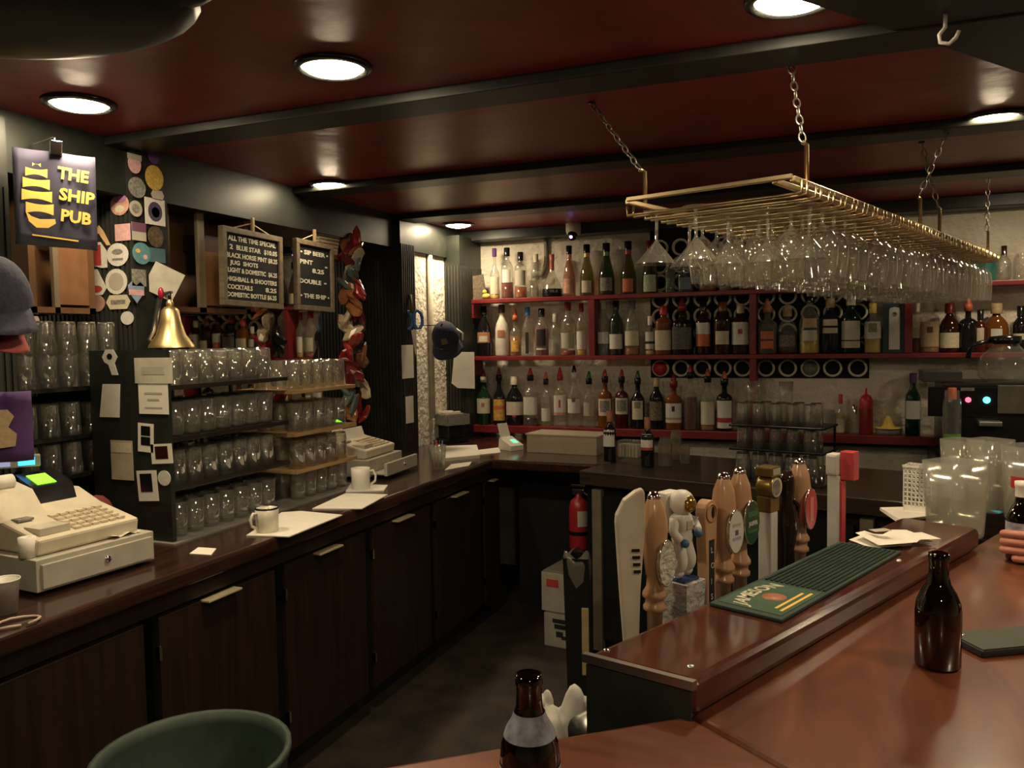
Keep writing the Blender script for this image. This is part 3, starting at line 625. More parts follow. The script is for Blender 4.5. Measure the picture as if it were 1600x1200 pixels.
# ketchup squeeze bottle
p = onY(1353, 672, SY + .07)
t = thing('squeeze_bottle', 'red plastic ketchup squeeze bottle with pointed nozzle', 'bottle', (p.x, p.y, ZL + .0005))
MB().lathe([(0, 0), (.036, 0), (.038, .01), (.038, .14), (.036, .15)], 16).build('body', mat('ketchup_red', (.22, .015, .015), .35), t)
MB().lathe([(.038, .15), (.038, .195), (.025, .225), (.008, .235), (.004, .27), (0, .27)], 16).build('nozzle_cap', mat('bright_red', (.50, .03, .03), .35), t)
# citrus juicer
p = onY(1387, 674, SY + .06)
t = thing('citrus_juicer', 'yellow and clear citrus juicer beside the ketchup bottle', 'juicer', (p.x, p.y, ZL + .0005))
MB().lathe([(0, 0), (.060, 0), (.066, .035), (.062, .035), (.057, .004), (0, .004)], 20).build('bowl', PLAST, t)
MB().lathe([(.072, .040), (.072, .047), (.040, .045), (.032, .055), (.020, .095), (.010, .108), (0, .110)], 18).build('reamer', YELLOW, t)
# ================================================================== left counter
def cpt(px, py): return onZ(px, py, CZ)
# ---- cash registers -------------------------------------------------
def wedge(mb, prof, y0, y1):             # profile in x-z pushed along y
    n = len(prof); vs = [(x, y0, z) for x, z in prof] + [(x, y1, z) for x, z in prof]
    mb.add(vs, [tuple(range(n)), tuple(range(2 * n - 1, n - 1, -1))] + [(i, n + i, n + (i + 1) % n, (i + 1) % n) for i in range(n)]); return mb
LCD = emis('green_display', (.25, 1, .03), 2.2)
def register(label, o, w, rz, s, opened, dark_display=True):
    t = thing('cash_register', label, 'cash register', o, rz)
    dh = .098 * s; d = .36 * s
    dr = MB().bbox(-d, -.004, 0, w, .010, dh, .003).build('drawer_case', GREYP, t)
    for yy in (.03, w - .03):
        for xx in (-.04, -d + .04): MB().lathe([(0, 0), (.012, 0), (.012, .011)], 10, c=(xx, yy, 0)).build('foot', BLACKG, t)
    ox = .09 * s if opened else .002
    f = MB().bbox(ox - .012, ox + .004, .012, w - .012, .018, dh - .014, .002)
    if opened: f.box(-.10, ox - .012, .02, w - .02, .022, .028)
    f = f.build('drawer_front', GREYP, t)
    MB().lathe([(0, .006), (.009, .006), (.010, 0)], 12, M=Matrix.Translation((ox + .004, w * .55, dh * .55)) @ Matrix.Rotation(PI / 2, 4, 'Y')).build('lock', CHROME, f)
    z0 = dh + .001
    b = wedge(MB(), [(-.035 * s, z0), (-.028 * s, z0 + .045 * s), (-.20 * s, z0 + .085 * s), (-.30 * s, z0 + .125 * s), (-.34 * s, z0 + .125 * s), (-.35 * s, z0)], w * .07, w * .92).build('console', CREAM, t)
    bv = b.modifiers.new('b', 'BEVEL'); bv.width = .008 * s; bv.segments = 2; bv.limit_method = 'ANGLE'
    def slope(x): return z0 + .045 * s + (-.028 * s - x) * .2326 + .001
    kb = MB(); 
    for i in range(6):
        for j in range(5):
            x = -.055 * s - j * .026 * s; y = w * (.42 + i * .075)
            kb.box(x - .010 * s, x + .010 * s, y - w * .03, y + w * .03, slope(x) - .002, slope(x) + .004)
    tag(kb.build('key', mat('key_cream', (.62, .53, .38), .5, var=.2, scale=40), b), kind='stuff')
    MB().box(-.12 * s, -.05 * s, w * .12, w * .36, slope(-.05 * s), slope(-.12 * s) + .003).build('key_plate', mat('plate_beige', (.54, .49, .38), .5), b)
    MB().box(-.19 * s, -.155 * s, w * .14, w * .26, slope(-.17 * s), slope(-.17 * s) + .006).build('nameplate', GREYPR, b)
    p = wedge(MB(), [(-.19 * s, z0 + .08 * s), (-.25 * s, z0 + .15 * s), (-.34 * s, z0 + .17 * s), (-.345 * s, z0 + .10 * s)], w * .02, w * .42).build('printer_cover', CREAM, t)
    MB().tube([(-.30 * s, w * .08, z0 + .175 * s), (-.30 * s, w * .34, z0 + .175 * s)], .022 * s, 12).build('paper_roll', PAPER, p)
    q = wedge(MB(), [(-.24 * s, z0 + .095 * s), (-.26 * s, z0 + .15 * s), (-.345 * s, z0 + .185 * s), (-.35 * s, z0 + .10 * s)], w * .44, w * .78).build('display_hood', BLACKG, t)
    wedge(MB(), [(-.270 * s, z0 + .1555 * s), (-.2705 * s, z0 + .157 * s), (-.325 * s, z0 + .180 * s), (-.325 * s, z0 + .178 * s)], w * .50, w * .66).build('screen', LCD, q)
    return t
a = cpt(60, 934); b = cpt(240, 880)
dd = b - a; w1 = dd.length; rz = math.atan2(dd.y, dd.x) - PI / 2
R1 = register('large cream cash register with green display beside the ship banner post', (a.x, a.y, CZ + .001), w1 * 1.02, rz, 1.0, False)
a = cpt(588, 752); b = cpt(668, 722); dd = b - a; rz = math.atan2(dd.y, dd.x) - PI / 2
R2 = register('smaller cream cash register with its grey drawer pulled open', (a.x - .05, a.y + .02, CZ + .001), .38, rz, .95, True)
mR2 = R2.matrix_world = Matrix.Translation((a.x - .05, a.y + .02, CZ + .001)) @ Matrix.Rotation(rz, 4, 'Z')
q = mR2 @ Vector((-.15, .34, .15))
t = thing('paper_sheets', 'pale sheets propped up on the smaller register', 'paper', M=frame(mR2 @ Vector((-.185, .20, .172)), (0, 1, 0), (-.35, 0, 1)))
MB().poly(rect(.20, .12), .001).build('sheet', PAPER, t)
t = thing('receipt', 'crumpled white receipt lying on the cash drawer edge of the large register', 'paper', M=Matrix.Translation((R1.location.x - .02, R1.location.y + w1 * .8, CZ + .102)))
wv = MB(); vs = []; 
for i in range(8):
    for j in range(2): vs.append((-.02 + j * .045 + .006 * math.sin(i * 2), -.05 + i * .014, .006 + .006 * math.sin(i * 1.7 + j)))
wv.add(vs, [(2 * i, 2 * i + 1, 2 * i + 3, 2 * i + 2) for i in range(7)]).build('strip', PAPER, t)
bpy.data.objects['receipt'].location.z = CZ + .1

# ---- things on the counter ------------------------------------------
def mug(label, px, py, r, h, m, rim=None, ha=0, speckle=None):
    p = cpt(px, py); t = thing('mug', label, 'mug', (p.x, p.y, CZ + .004), ha)
    MB().lathe([(0, .004), (r * .9, 0), (r * .96, .004), (r, h * .6), (r * 1.02, h), (r * .95, h), (r * .93, h * .6), (r * .88, .01), (0, .01)], 20).build('cup', m, t)
    MB().tube([(r * .95, 0, h * .82), (r * 1.35, 0, h * .85), (r * 1.62, 0, h * .62), (r * 1.55, 0, h * .35), (r * .95, 0, h * .18)], r * .13, 8).build('handle', m, t)
    if rim: MB().lathe([(r * .94, h), (r * .98, h + .003), (r * 1.035, h), (r * 1.02, h - .004)], 20).build('rim', rim, t)
    return t
mug('white enamel mug with dark rim set on a stack of papers', 418, 832, .040, .085, mat('enamel', (.62, .58, .47), .3), BLACKG, math.radians(-110))
mug('tall plain white mug in front of the smaller register', 564, 766, .042, .098, WHITE, None, math.radians(40))
def sheetpile(label, corners, n, m=PAPER, z=CZ, name='paper_stack'):
    pts = [onZ(*c, z) for c in corners]; o = sum(pts, Vector()) / len(pts)
    t = thing(name, label, 'paper', (o.x, o.y, z))
    for i in range(n):
        k = .006 * math.sin(i * 3.1)
        MB().prism([(q.x - o.x + k, q.y - o.y - k) for q in pts], .0008 + i * .0022, .0008 + i * .0022 + .0016).build('sheet', m, t)
sheetpile('pile of white order sheets under the enamel mug', [(385, 838), (452, 840), (535, 806), (470, 800), (440, 802)], 2)
sheetpile('loose white sheets lying before the tall white mug', [(488, 796), (566, 796), (606, 774), (540, 772)], 2)
sheetpile('small white pad under the tall white mug', [(540, 770), (600, 768), (606, 760), (548, 758)], 3, name='note_pad')
sheetpile('stack of papers and menus beside the plastic cup', [(688, 722), (750, 716), (745, 700), (690, 702)], 9)
sheetpile('small white receipt lying on the counter edge by the glass shelves', [(296, 866), (330, 868), (338, 858), (310, 856)], 1, name='receipt')
sheetpile('flat papers at the corner of the counter', [(744, 712), (782, 708), (780, 700), (748, 704)], 2)
sheetpile('thin white slip on the counter edge by the plastic cup', [(695, 735), (733, 728), (737, 722), (705, 726)], 1, name='receipt')
# plastic cup holding pens
p = cpt(685, 733)
t = thing('plastic_cup', 'clear plastic cup with pens at the counter corner', 'cup', (p.x, p.y, CZ + .001))
MB().lathe([(0, .002), (.030, .002), (.032, 0), (.044, .125), (.043, .125), (.031, .006)], 18).build('cup', PLAST, t)
for i, c in enumerate((BLACKG, RED, CHROME, BLUE)):
    MB().tube([(-.015 + i * .01, .0, .008), (-.03 + i * .022, .012 - i * .01, .15)], .003, 6).build('pen', c, t)
# perforated basket
p = cpt(703, 697); p2 = cpt(690, 690)
t = thing('wire_basket', 'perforated grey basket on a black box in the counter corner', 'basket', (p.x - .13, p.y + .22, CZ + .03), -.5)
MB().bbox(-.13, .13, -.08, .08, -.029, 0, .003).build('base_box', BLACKG, t)
bk = MB()
for sx0, sx1, sy0, sy1 in ((-.14, .14, -.09, -.087), (-.14, .14, .087, .09), (-.14, -.137, -.09, .09), (.137, .14, -.09, .09)): bk.box(sx0, sx1, sy0, sy1, .09, .155)
bk.box(-.14, .14, -.09, .09, .088, .092)
bk.build('basket_wall', mat('basket_grey', (.30, .28, .25), .6, var=.4, scale=120), t)
MB().box(-.10, .10, -.05, .05, 0, .0885).build('stand', BLACKG, t)
for i in range(9): MB().box(-.125 + i * .028, -.105 + i * .028, -.07, .07, .093, .170 - .01 * (i % 3)).build('packet', (PAPER, GREYP, TAN)[i % 3], t)
# terminal and tray at the back corner
p = cpt(800, 703)
t = thing('card_terminal', 'small white card terminal with green screen at the counter corner', 'terminal', (p.x, p.y, CZ + .001), -.5)
wedge(MB(), [(.05, 0), (.05, .03), (-.06, .075), (-.07, 0)], -.05, .05).build('body', WHITE, t)
wedge(MB(), [(.02, .0435), (.0205, .0448), (-.02, .0605), (-.02, .059)], .0, .035).build('screen', emis('green_screen', (.2, 1, .5), 1.2), t)
wedge(MB(), [(-.03, .062), (-.055, .074), (-.085, .155), (-.083, .157), (-.05, .078)], -.045, .03).build('receipt_slip', PAPER, t)
a = cpt(828, 708); b = cpt(938, 714)
t = thing('storage_tray', 'long shallow clear plastic tray along the corner counter', 'tray', ((a.x + b.x) / 2 - .02, (a.y + b.y) / 2 + .14, CZ + .001), math.atan2(b.y - a.y, b.x - a.x))
Lx = (b - a).length / 2
tr = MB(); 
for x0, x1, y0, y1 in ((-Lx, Lx, -.11, -.105), (-Lx, Lx, .105, .11), (-Lx, -Lx + .005, -.11, .11), (Lx - .005, Lx, -.11, .11)): tr.box(x0, x1, y0, y1, 0, .105)
tr.box(-Lx, Lx, -.11, .11, 0, .004).build('tray_body', glass('milky_plastic', (.85, .82, .75), .35, .3, .2, (.75, .68, .56)), t)
MB().box(-Lx - .008, Lx + .008, -.118, .118, .105, .112).build('lid', glass('milky_lid', (.85, .8, .72), .35, .3, .2, (.8, .72, .6)), t)
for i in range(6): MB().bbox(-Lx + .02 + i * Lx / 3.1, -Lx + .02 + (i + .8) * Lx / 3.1, -.09, .09, .005, .07, .004).build('packet', (TAN, PAPER, CLABEL)[i % 3], t)
# left end: cup, tape roll, coil, reader, napkin box
p = cpt(8, 958)
t = thing('paper_cup', 'white paper cup at the near corner of the large register', 'cup', (p.x, p.y, CZ + .001))
MB().lathe([(0, .003), (.027, .003), (.028, 0), (.036, .085), (.038, .087), (.038, .083), (.035, .083), (.027, .006)], 18).build('cup', WHITE, t)
p = onZ(22, 866, CZ + .10)
t = thing('tape_roll', 'upright white receipt roll on the drawer case of the large register', 'paper roll', (R1.location.x - .06, R1.location.y + .02, CZ + .1005))
MB().lathe([(.008, 0), (.022, 0), (.022, .055), (.008, .055), (.008, 0)], 16).build('roll', PAPER, t)
p = cpt(28, 975)
t = thing('rubber_band', 'pale twisted rubber band on the counter edge', 'band', (p.x, p.y, CZ + .004))
MB().tube([(.035 * math.cos(i * .5) * (1 + .2 * math.sin(i)), .05 * math.sin(i * .5), .001 + .002 * math.sin(i * 1.3)) for i in range(13)], .0035, 6).build('band', mat('beige_rubber', (.45, .35, .27), .6), t)
t = thing('card_reader', 'card reader with bright blue screen behind the large register', 'terminal', M=facing(onX(28, 722, -2.33)))
MB().bbox(-.10, .06, -.018, .018, -.03, 0, .004).build('body', mat('silver_grey', (.35, .35, .36), .4, .3), t)
MB().box(.0, .045, -.012, .012, 0, .001).build('screen', emis('blue_screen', (.05, .45, 1), 2.5), t)
MB().box(-.085, -.02, -.012, .010, 0, .001).build('key_strip', emis('violet_white_screen', (.6, .6, .9), .5), t)
MB().box(-.02, .01, -.23, -.018, -.03, -.015).build('stand', BLACKG, t)
p = onX(175, 790, -2.30)
t = thing('red_pouch', 'dark red cloth pouch behind the large register', 'pouch', (p.x - .02, p.y - .045, CZ + .001))
MB().ball((0, 0, .085), .085, 12, 8, (.55, .75, 1)).build('cloth', mat('red_cloth', (.16, .03, .025), .85), t)

# ---- glass shelves with tumblers ------------------------------------
def rackunit(label, y0, y1, zs, m, xf=-2.10, xb=-2.40, glabel='', rows=3, ranges=None, dy=.079):
    t = thing('glass_shelf', label, 'shelf')
    for z in zs[1:]:
        MB().bbox(xb, xf, y0, y1, z - .016, z, .002).build('shelf_board', m, t)
    for yy in (y0 + .006, y1 - .006):
        for xx in (xb + .01,): MB().box(xx - .006, xx + .006, yy - .006, yy + .006, CZ + .0055, zs[-1] - .016).build('upright', BLACK, t)
    for li, z in enumerate(zs):
        ya, yb = (ranges[li] if ranges else (y0 + .02, y1 - .02))
        n = int((yb - ya) / dy); gap = (zs[li + 1] - z if li < 3 else .16) - .022
        for r in range(rows):
            for i in range(n):
                p = (xf - .046 - r * .083, ya + .045 + i * dy, z + .0008)
                glassat(TUMB_UP if (li + r) % 2 else TUMBLER, p, 'clear tumbler in the rows on the %s of the %s' % (('counter board', 'lowest shelf', 'middle shelf', 'top shelf')[li], glabel), 'tumblers on the back counter shelves', s=min(1.0, gap / .12))
z2 = [CZ + .006] + [onX(px, py, -2.10).z for px, py in ((455, 738), (470, 676), (480, 608))]
z1 = [CZ + .006] + [onX(px, py, -2.10).z for px, py in ((300, 755), (300, 680), (300, 600))]
MB().box(-2.43, -2.06, 2.06, 3.25, CZ, CZ + .005).build('drip_mat', mat('drip_grey', (.16, .15, .13), .6))
tag(bpy.data.objects['drip_mat'], 'thin grey drip mat under the rows of tumblers', 'mat')
rackunit('dark wooden shelf unit full of tumblers beside the sticker post', 2.10, 2.74, z1, wood('dark_shelf', (.010, .007, .005), (.02, .014, .009), .4, 1, .1), glabel='dark shelf unit')
pn = MB().box(-2.435, -2.085, 2.080, 2.097, CZ + .0055, 1.585).build('end_panel', BLACK, bpy.data.objects['glass_shelf'])
rackunit('pale edged shelf unit of tumblers beside the smaller register', 2.78, 3.24, z2, PALEW, glabel='pale shelf unit', ranges=[(2.80, 3.23)] * 4)
# small shelves left of the sticker post
t = thing('glass_shelf', 'small dark shelves of tumblers in the narrow bay beside the ship banner', 'shelf')
for lv, py in enumerate((745, 683, 606)):
    z = onX(95, py, -2.45).z
    MB().box(-2.70, -2.45, 1.803, 2.28, z - .014, z).build('shelf_board', BLACKG, t)
    for r in range(3):
        for i in range(5):
            glassat(TUMB_UP, (-2.492 - r * .083, 1.875 + i * .083, z + .0008), 'clear tumbler upside down on the %s narrow shelf beside the ship banner' % ('lowest', 'middle', 'top')[lv], 'tumblers in the narrow bay', s=.95)
            if lv == 2 and r == 0: glassat(TUMB_UP, (-2.492, 1.875 + i * .083, z + .1155), 'clear tumbler stacked upside down on another on the top narrow shelf', 'tumblers in the narrow bay', s=.92)
# ---- brown cabinets in front of the mirrors -----------------------------
def wallbox(label, pxs, y0, y1, X, zb=None):
    a = onX(pxs[0], y1, X); b = onX(pxs[1], y1, X); zt = 2.155
    t = thing('wall_cabinet', label, 'cabinet', (X, a.y, a.z)); w = b.y - a.y; h = zt - a.z
    MB().box(-.17, 0, 0, .025, 0, h).box(-.17, 0, w - .025, w, 0, h).box(-.17, 0, 0, w, 0, .02).box(-.17, -.155, 0, w, 0, h).build('carcass', BROWNW, t)
    MB().box(-.015, 0, w * .36, w * .44, 0, h).build('stile', FRAMEW, t)
    MB().box(-.012, -.002, w * .44, w - .025, .03, h * .62).build('panel', mat('orange_brown', (.20, .095, .042), .5), t)
    MB().box(-.14, -.05, w * .5, w * .85, h * .64, h * .80).build('maroon_box', mat('maroon', (.05, .012, .014), .5), t)
wallbox('brown wooden wall cabinet hanging beside the larger letter board', (262, 392), 330, 486, -2.50)
wallbox('brown wooden wall cabinet below the ship banner', (48, 150), 330, 488, -2.50)

# ---- boards, banner ---------------------------------------------------
CHALK = mat('letter_white', (.78, .75, .62), .6, var=.05)
def board(label, px0, px1, py0, py1, lines, X=-2.40, roll=-1.2):
    a = onX(px0, py1, X); b = onX(px1, py1, X); m = onX((px0 + px1) / 2, (py0 + py1) / 2, X)
    w = abs(b.y - a.y); h = onX((px0 + px1) / 2, py0, X).z - onX((px0 + px1) / 2, py1, X).z
    t = thing('letter_board', label, 'sign board', M=WALLX(m, roll))
    MB().box(-w / 2 + .015, w / 2 - .015, -h / 2 + .015, h / 2 - .015, -.012, 0).build('felt', mat('black_felt', (.012, .012, .011), .95), t)
    f = .024
    for x0, x1, y0, y1 in ((-w / 2, w / 2, h / 2 - f, h / 2), (-w / 2, w / 2, -h / 2, -h / 2 + f), (-w / 2, -w / 2 + f, -h / 2 + f, h / 2 - f), (w / 2 - f, w / 2, -h / 2 + f, h / 2 - f)):
        MB().bbox(x0, x1, y0, y1, -.016, .010, .002).build('frame_bar', FRAMEW, t)
    for fx, fy, sz, s, fw in lines:
        text(s, sz * h, CHALK, t, (fx - .5) * (w - 2 * f) + .004, (.5 - fy) * (h - 2 * f) + .002, .001, fit=fw * (w - 2 * f), bold=.03)
    MB().tube([(-w * .3, h / 2, -.004), (0, h / 2 + .035, -.004), (w * .3, h / 2, -.004)], .003, 6).build('string', mat('twine', (.5, .42, .28), .8), t)
    MB().bbox(-.007, .007, h / 2 + .0, h / 2 + .06, -.004, .008, .002).build('clothes_peg', PALEW, t)
l1 = [(.04, .115, .088, 'ALL THE TIME SPECIAL', .90), (.06, .245, .085, '2', .06), (.18, .245, .085, 'BLUE STAR', .46), (.70, .245, .085, '$10.05', .27), (.0, .37, .085, 'BLACK HORSE PINT $8.25', .97), (.07, .475, .078, 'JUG', .17), (.30, .475, .078, 'SHOTS', .28),
      (.02, .59, .082, 'LIGHT & DOMESTIC  $6.25', .94), (0, .72, .080, 'HIGHBALL & SHOOTERS', .95), (.01, .84, .082, 'COCKTAILS', .46), (.72, .84, .082, '8.25', .22), (0, .955, .082, 'DOMESTIC BOTTLE $6.25', .94)]
board('larger framed black letter board with eight lines of white letters', 349, 442, 362, 480, l1)
l2 = [(.04, .16, .085, '\u2022 SIP BEER \u2022', .88), (.02, .32, .085, 'PINT', .40), (.80, .36, .085, '\u2022', .1), (.40, .45, .085, '8.25', .38), (.0, .64, .085, 'DOUBLE', .68), (.76, .64, .085, '\u2022', .1), (.02, .88, .085, '\u2022 THE SHIP \u2022', .92)]
board('smaller framed black letter board with sparse white lines', 463, 521, 378, 486, l2)
# ship banner
t = thing('ship_banner', 'navy cloth banner with yellow sailing ship and pub name', 'banner', M=facing(onX(84, 312, -2.28), -3))
k = depth(onX(84, 312, -2.28)) / F
bw, bh = 113 * k, 147 * k
ban = MB(); vs = []; nx = 12
for j in range(9):
    for i in range(nx + 1):
        x = (i / nx - .5) * bw; y = (j / 8 - .5) * bh
        vs.append((x + .012 * (1 - j / 8), y, .004 * math.sin(i * .9 + j * .3)))
ban.add(vs, [(j * (nx + 1) + i, j * (nx + 1) + i + 1, (j + 1) * (nx + 1) + i + 1, (j + 1) * (nx + 1) + i) for j in range(8) for i in range(nx)], True)
o = ban.build('cloth', mat('banner_navy', (.034, .031, .060), .85, var=.15), t); sm = o.modifiers.new('s', 'SOLIDIFY'); sm.thickness = .002
U = bw
for i, s in enumerate(('THE', 'SHIP', 'PUB')): text(s, .225 * U, GOLD, t, (.04 + .02 * i) * U, (.30 - .29 * i) * U, .007, rot=-.06, fit=(.38, .44, .38)[i] * U, thick=.001, bold=.035)
ship = MB()
for j, (y0, y1, x0, x1) in enumerate(((.42, .47, -.26, -.16), (.28, .40, -.34, -.08), (.12, .26, -.37, -.05), (-.05, .10, -.38, -.02), (-.22, -.07, -.33, .0))):
    n = 6; up = []; 
    pts = [(x0 * U + (x1 - x0) * U * i / n, (y1 - .02 * math.sin(PI * i / n)) * U, .007) for i in range(n + 1)] + [(x1 * U - (x1 - x0) * U * i / n, (y0 + .035 * math.sin(PI * i / n)) * U, .007) for i in range(n + 1)]
    ship.add(pts, [tuple(range(len(pts)))])
hull = [(-.33, -.20), (-.26, -.26), (-.16, -.29), (.02, -.27), (.03, -.33), (-.06, -.40), (-.2, -.41), (-.29, -.33)]
ship.add([(x * U, y * U, .008) for x, y in hull], [tuple(range(8))])
ship.build('ship_emblem', GOLD, t)
MB().box(-.22 * U, .34 * U, -.535 * U, -.515 * U, .006, .0075, M=Matrix.Rotation(-.06, 4, 'Z')).build('underline', GOLD, t)
MB().bbox(-.012, .022, bh / 2 - .01, bh / 2 + .035, -.006, .014, .003).build('clip', CHROME, t)
MB().tube([(0, bh / 2 + .03, 0), (0, bh / 2 + .05, -.01), (-.06, bh / 2 + .05, -.16)], .003).build('hook', CHROME, t)

# ---- flat things pinned on the posts -----------------------------------
def pin(label, px, py, w, h, pts=None, m=PAPER, name='sticker', cat='sticker', roll=0, face='auto', accent=None, group='stickers on the post', t_=.0015):
    if py > 540: face = 'P'
    if face == 'auto': face = 'X' if px >= 205 else 'Y'
    if face == 'P': P = onY(px, py, 2.0785); wm = abs(onY(px + w / 2, py, 2.08).x - onY(px - w / 2, py, 2.08).x); M = WALLY(P, roll)
    elif face == 'X': P = onX(px, py, PX1 + .0065); wm = abs(onX(px + w / 2, py, PX1).y - onX(px - w / 2, py, PX1).y); M = WALLX(P, roll)
    else: P = onY(px, py, P1Y0 - .0065); wm = abs(onY(px + w / 2, py, P1Y0).x - onY(px - w / 2, py, P1Y0).x); M = WALLY(P, roll)
    hm = h / F * depth(P)
    t = thing(name, label, cat, M=M, group=group)
    shape = pts or 'r'
    pl = circle(.5, 20, wm, hm) if shape == 'c' else ([(x * wm, y * hm) for x, y in shape] if isinstance(shape, list) else rect(wm, hm))
    MB().poly(pl, t_).build('sheet', m, t)
    for am, kind, x, y, ww, hh in (accent or []):
        q = circle(.5, 16, ww * wm, hh * hm) if kind == 'c' else rect(ww * wm, hh * hm)
        MB().poly([(a + x * wm, b + y * hm) for a, b in q], .0006).build('print', am, t).location.z = t_
    return t
HEART = [(0, -.5), (.45, 0), (.48, .3), (.25, .5), (0, .32), (-.25, .5), (-.48, .3), (-.45, 0)]
HEX = [(-.35, -.5), (.35, -.5), (.5, 0), (.35, .5), (-.35, .5), (-.5, 0)]
pin('small brown and pink round coaster sticker at the top of the post', 210, 256, 20, 30, 'c', PINK, accent=[(GREYP, 'r', 0, .35, 1.1, .3)])
pin('dark purple round sticker at the top of the post', 240, 243, 18, 26, 'c', PURPLE)
pin('yellow oval sticker near the top of the post', 241, 278, 28, 39, 'c', mat('mustard', (.50, .34, .06), .6, var=.3, scale=90))
pin('dark engraved round sticker left of the yellow oval', 214, 293, 27, 32, 'c', GREYPR)
pin('small grey scalloped sticker below the yellow oval', 246, 305, 20, 15, HEX, GREYP)
pin('orange and violet round sticker on the fluted face', 187, 320, 29, 33, 'c', mat('peach_round', (.55, .30, .24), .6, var=.35, scale=30), accent=[(mat('mauve', (.35, .15, .28), .6), 'c', 0, .28, .8, .4), (CLABEL, 'c', 0, -.2, .5, .35)])
pin('small cream round sticker beside the orange one', 212, 326, 20, 25, 'c', GREYP, accent=[(GREYPR, 'c', 0, 0, .6, .6)])
pin('white square sticker with dark round crest', 242, 331, 31, 41, None, WLABEL, accent=[(mat('ink', (.05, .035, .08), .5), 'c', 0, 0, .7, .75), (GREYP, 'c', .02, -.02, .4, .4)])
pin('pink square sticker on the post', 192, 363, 24, 26, None, PINK, face='Y')
pin('mauve topped card sticker beside the pink square', 217, 362, 22, 28, None, GREYP, accent=[(mat('plum', (.16, .06, .12), .6), 'r', 0, .25, 1, .5)])
pin('dark brown round sticker below the crest square', 243, 370, 24, 33, 'c', mat('dark_round', (.10, .07, .04), .4, var=.6, scale=60))
pin('pale orange pointed sticker at the edge of the fluting', 158, 368, 28, 32, [(-.5, .1), (-.5, .35), (-.2, .4), (-.1, .5), (.15, .2), (.5, -.5), (.3, -.5), (-.05, 0), (-.1, .1)], mat('pale_orange', (.65, .42, .22), .6))
pin('white arched sticker with red lighthouse shape', 152, 399, 30, 40, [(-.5, -.45), (-.5, .2), (-.2, .5), (.2, .5), (.5, .15), (.5, -.5), (.2, -.5), (-.2, -.4)], WLABEL, accent=[(RLABEL, 'r', 0, 0, .42, .8)])
pin('white round sticker with drawn anchor pattern', 184, 398, 34, 36, 'c', WLABEL, accent=[(GREYPR, 'c', 0, .12, .5, .25), (GREYPR, 'r', 0, -.2, .5, .1)])
pin('teal round sticker with pale dots', 221, 396, 28, 34, 'c', TEAL, accent=[(YLABEL, 'c', -.2, .1, .25, .2), (PINK, 'c', .2, -.15, .22, .22)])
pin('blue-green rectangular sticker behind the teal round one', 245, 399, 26, 22, None, mat('bluegreen', (.06, .13, .15), .6))
pin('white bottle shaped sticker with red base', 150, 441, 33, 40, [(-.5, -.25), (-.25, .2), (-.1, .5), (.1, .5), (.25, .2), (.5, -.25), (.3, -.5), (-.3, -.5)], WLABEL, accent=[(RLABEL, 'c', 0, -.27, .6, .28)])
pin('plain white round sticker with grey lines', 182, 440, 34, 40, 'c', WLABEL, accent=[(GREYP, 'c', 0, 0, .7, .7)])
pin('dark portrait sticker on the post', 217, 434, 22, 26, None, GREYPR)
pin('blue and pink heart sticker', 213, 457, 26, 34, HEART, mat('pale_blue', (.22, .30, .42), .6), accent=[(PINK, 'r', 0, 0, .9, .25)])
pin('dull pink round sticker under the bottle shaped one', 152, 474, 24, 26, 'c', mat('dull_pink', (.45, .26, .19), .6))
pin('cream ragged oblong sticker under the round ones', 185, 472, 38, 22, HEX, CLABEL, accent=[(GREYPR, 'r', 0, 0, .6, .3)])
pin('small white round button below the heart sticker', 199, 497, 20, 21, 'c', WLABEL)
g = 'notes pinned to the post'
pin('white keyhole shaped tag hung on the post', 172, 566, 24, 40, [(-.5, .2), (-.25, .5), (.25, .5), (.5, .2), (.3, -.05), (.5, -.5), (.1, -.5), (-.1, -.1), (-.35, .0)], WLABEL, 'tag', 'tag', group=g, face='Y', accent=[(BLACKG, 'c', 0, .22, .35, .25)])
pin('blank white note card below the keyhole tag', 172, 626, 34, 52, [(-.5, -.5), (.4, -.5), (.5, .5), (-.3, .5)], PAPER, 'note_card', 'note', group=g, face='Y')
pin('yellowed folded note low on the post', 191, 719, 34, 62, None, KRAFT, 'note_card', 'note', group=g, face='Y', accent=[(CLABEL, 'r', 0, .32, .9, .25)])
pin('wide white card at the glass shelf edge', 240, 579, 58, 40, None, mat('dim_card', (.50, .46, .38), .8), 'note_card', 'note', group=g, t_=.003, accent=[(GREYP, 'r', 0, 0, .6, .3)])
pin('white printed notice below the wide card', 240, 622, 46, 50, None, PAPER, 'note_card', 'note', group=g, accent=[(GREYP, 'r', 0, .15, .6, .06), (GREYP, 'r', 0, -.05, .4, .06), (GREYP, 'r', 0, -.3, .6, .05)])
pin('strip of two small dark photographs', 228, 684, 24, 45, None, PAPER, 'photo', 'photo', roll=-3, group=g, accent=[(BLACKG, 'r', 0, .24, .6, .34), (BLACKG, 'r', 0, -.12, .6, .3)])
pin('square instant photograph with dark picture', 253, 709, 33, 31, None, PAPER, 'photo', 'photo', roll=4, group=g, accent=[(BROWNG, 'r', 0, .06, .6, .65)])
pin('tall instant photograph lowest on the post', 231, 759, 31, 48, None, PAPER, 'photo', 'photo', roll=4, group=g, accent=[(BLACKG, 'r', -.05, .1, .6, .6)])
pin('white round disc beside the lowest photograph', 257, 747, 20, 24, 'c', WLABEL, group=g)
t = thing('envelope', 'grey-white card pinned askew above the brass bell', 'card', M=facing(onX(256, 440, PX1 + .035), -27))
k = depth(onX(256, 440, PX1)) / F
MB().poly(rect(46 * k, 46 * k), .002).build('sheet', mat('grey_card', (.40, .38, .32), .8), t)
MB().tube([(0, .03, -.001), (0, .03, -.05)], .003).build('pin', CHROME, t)
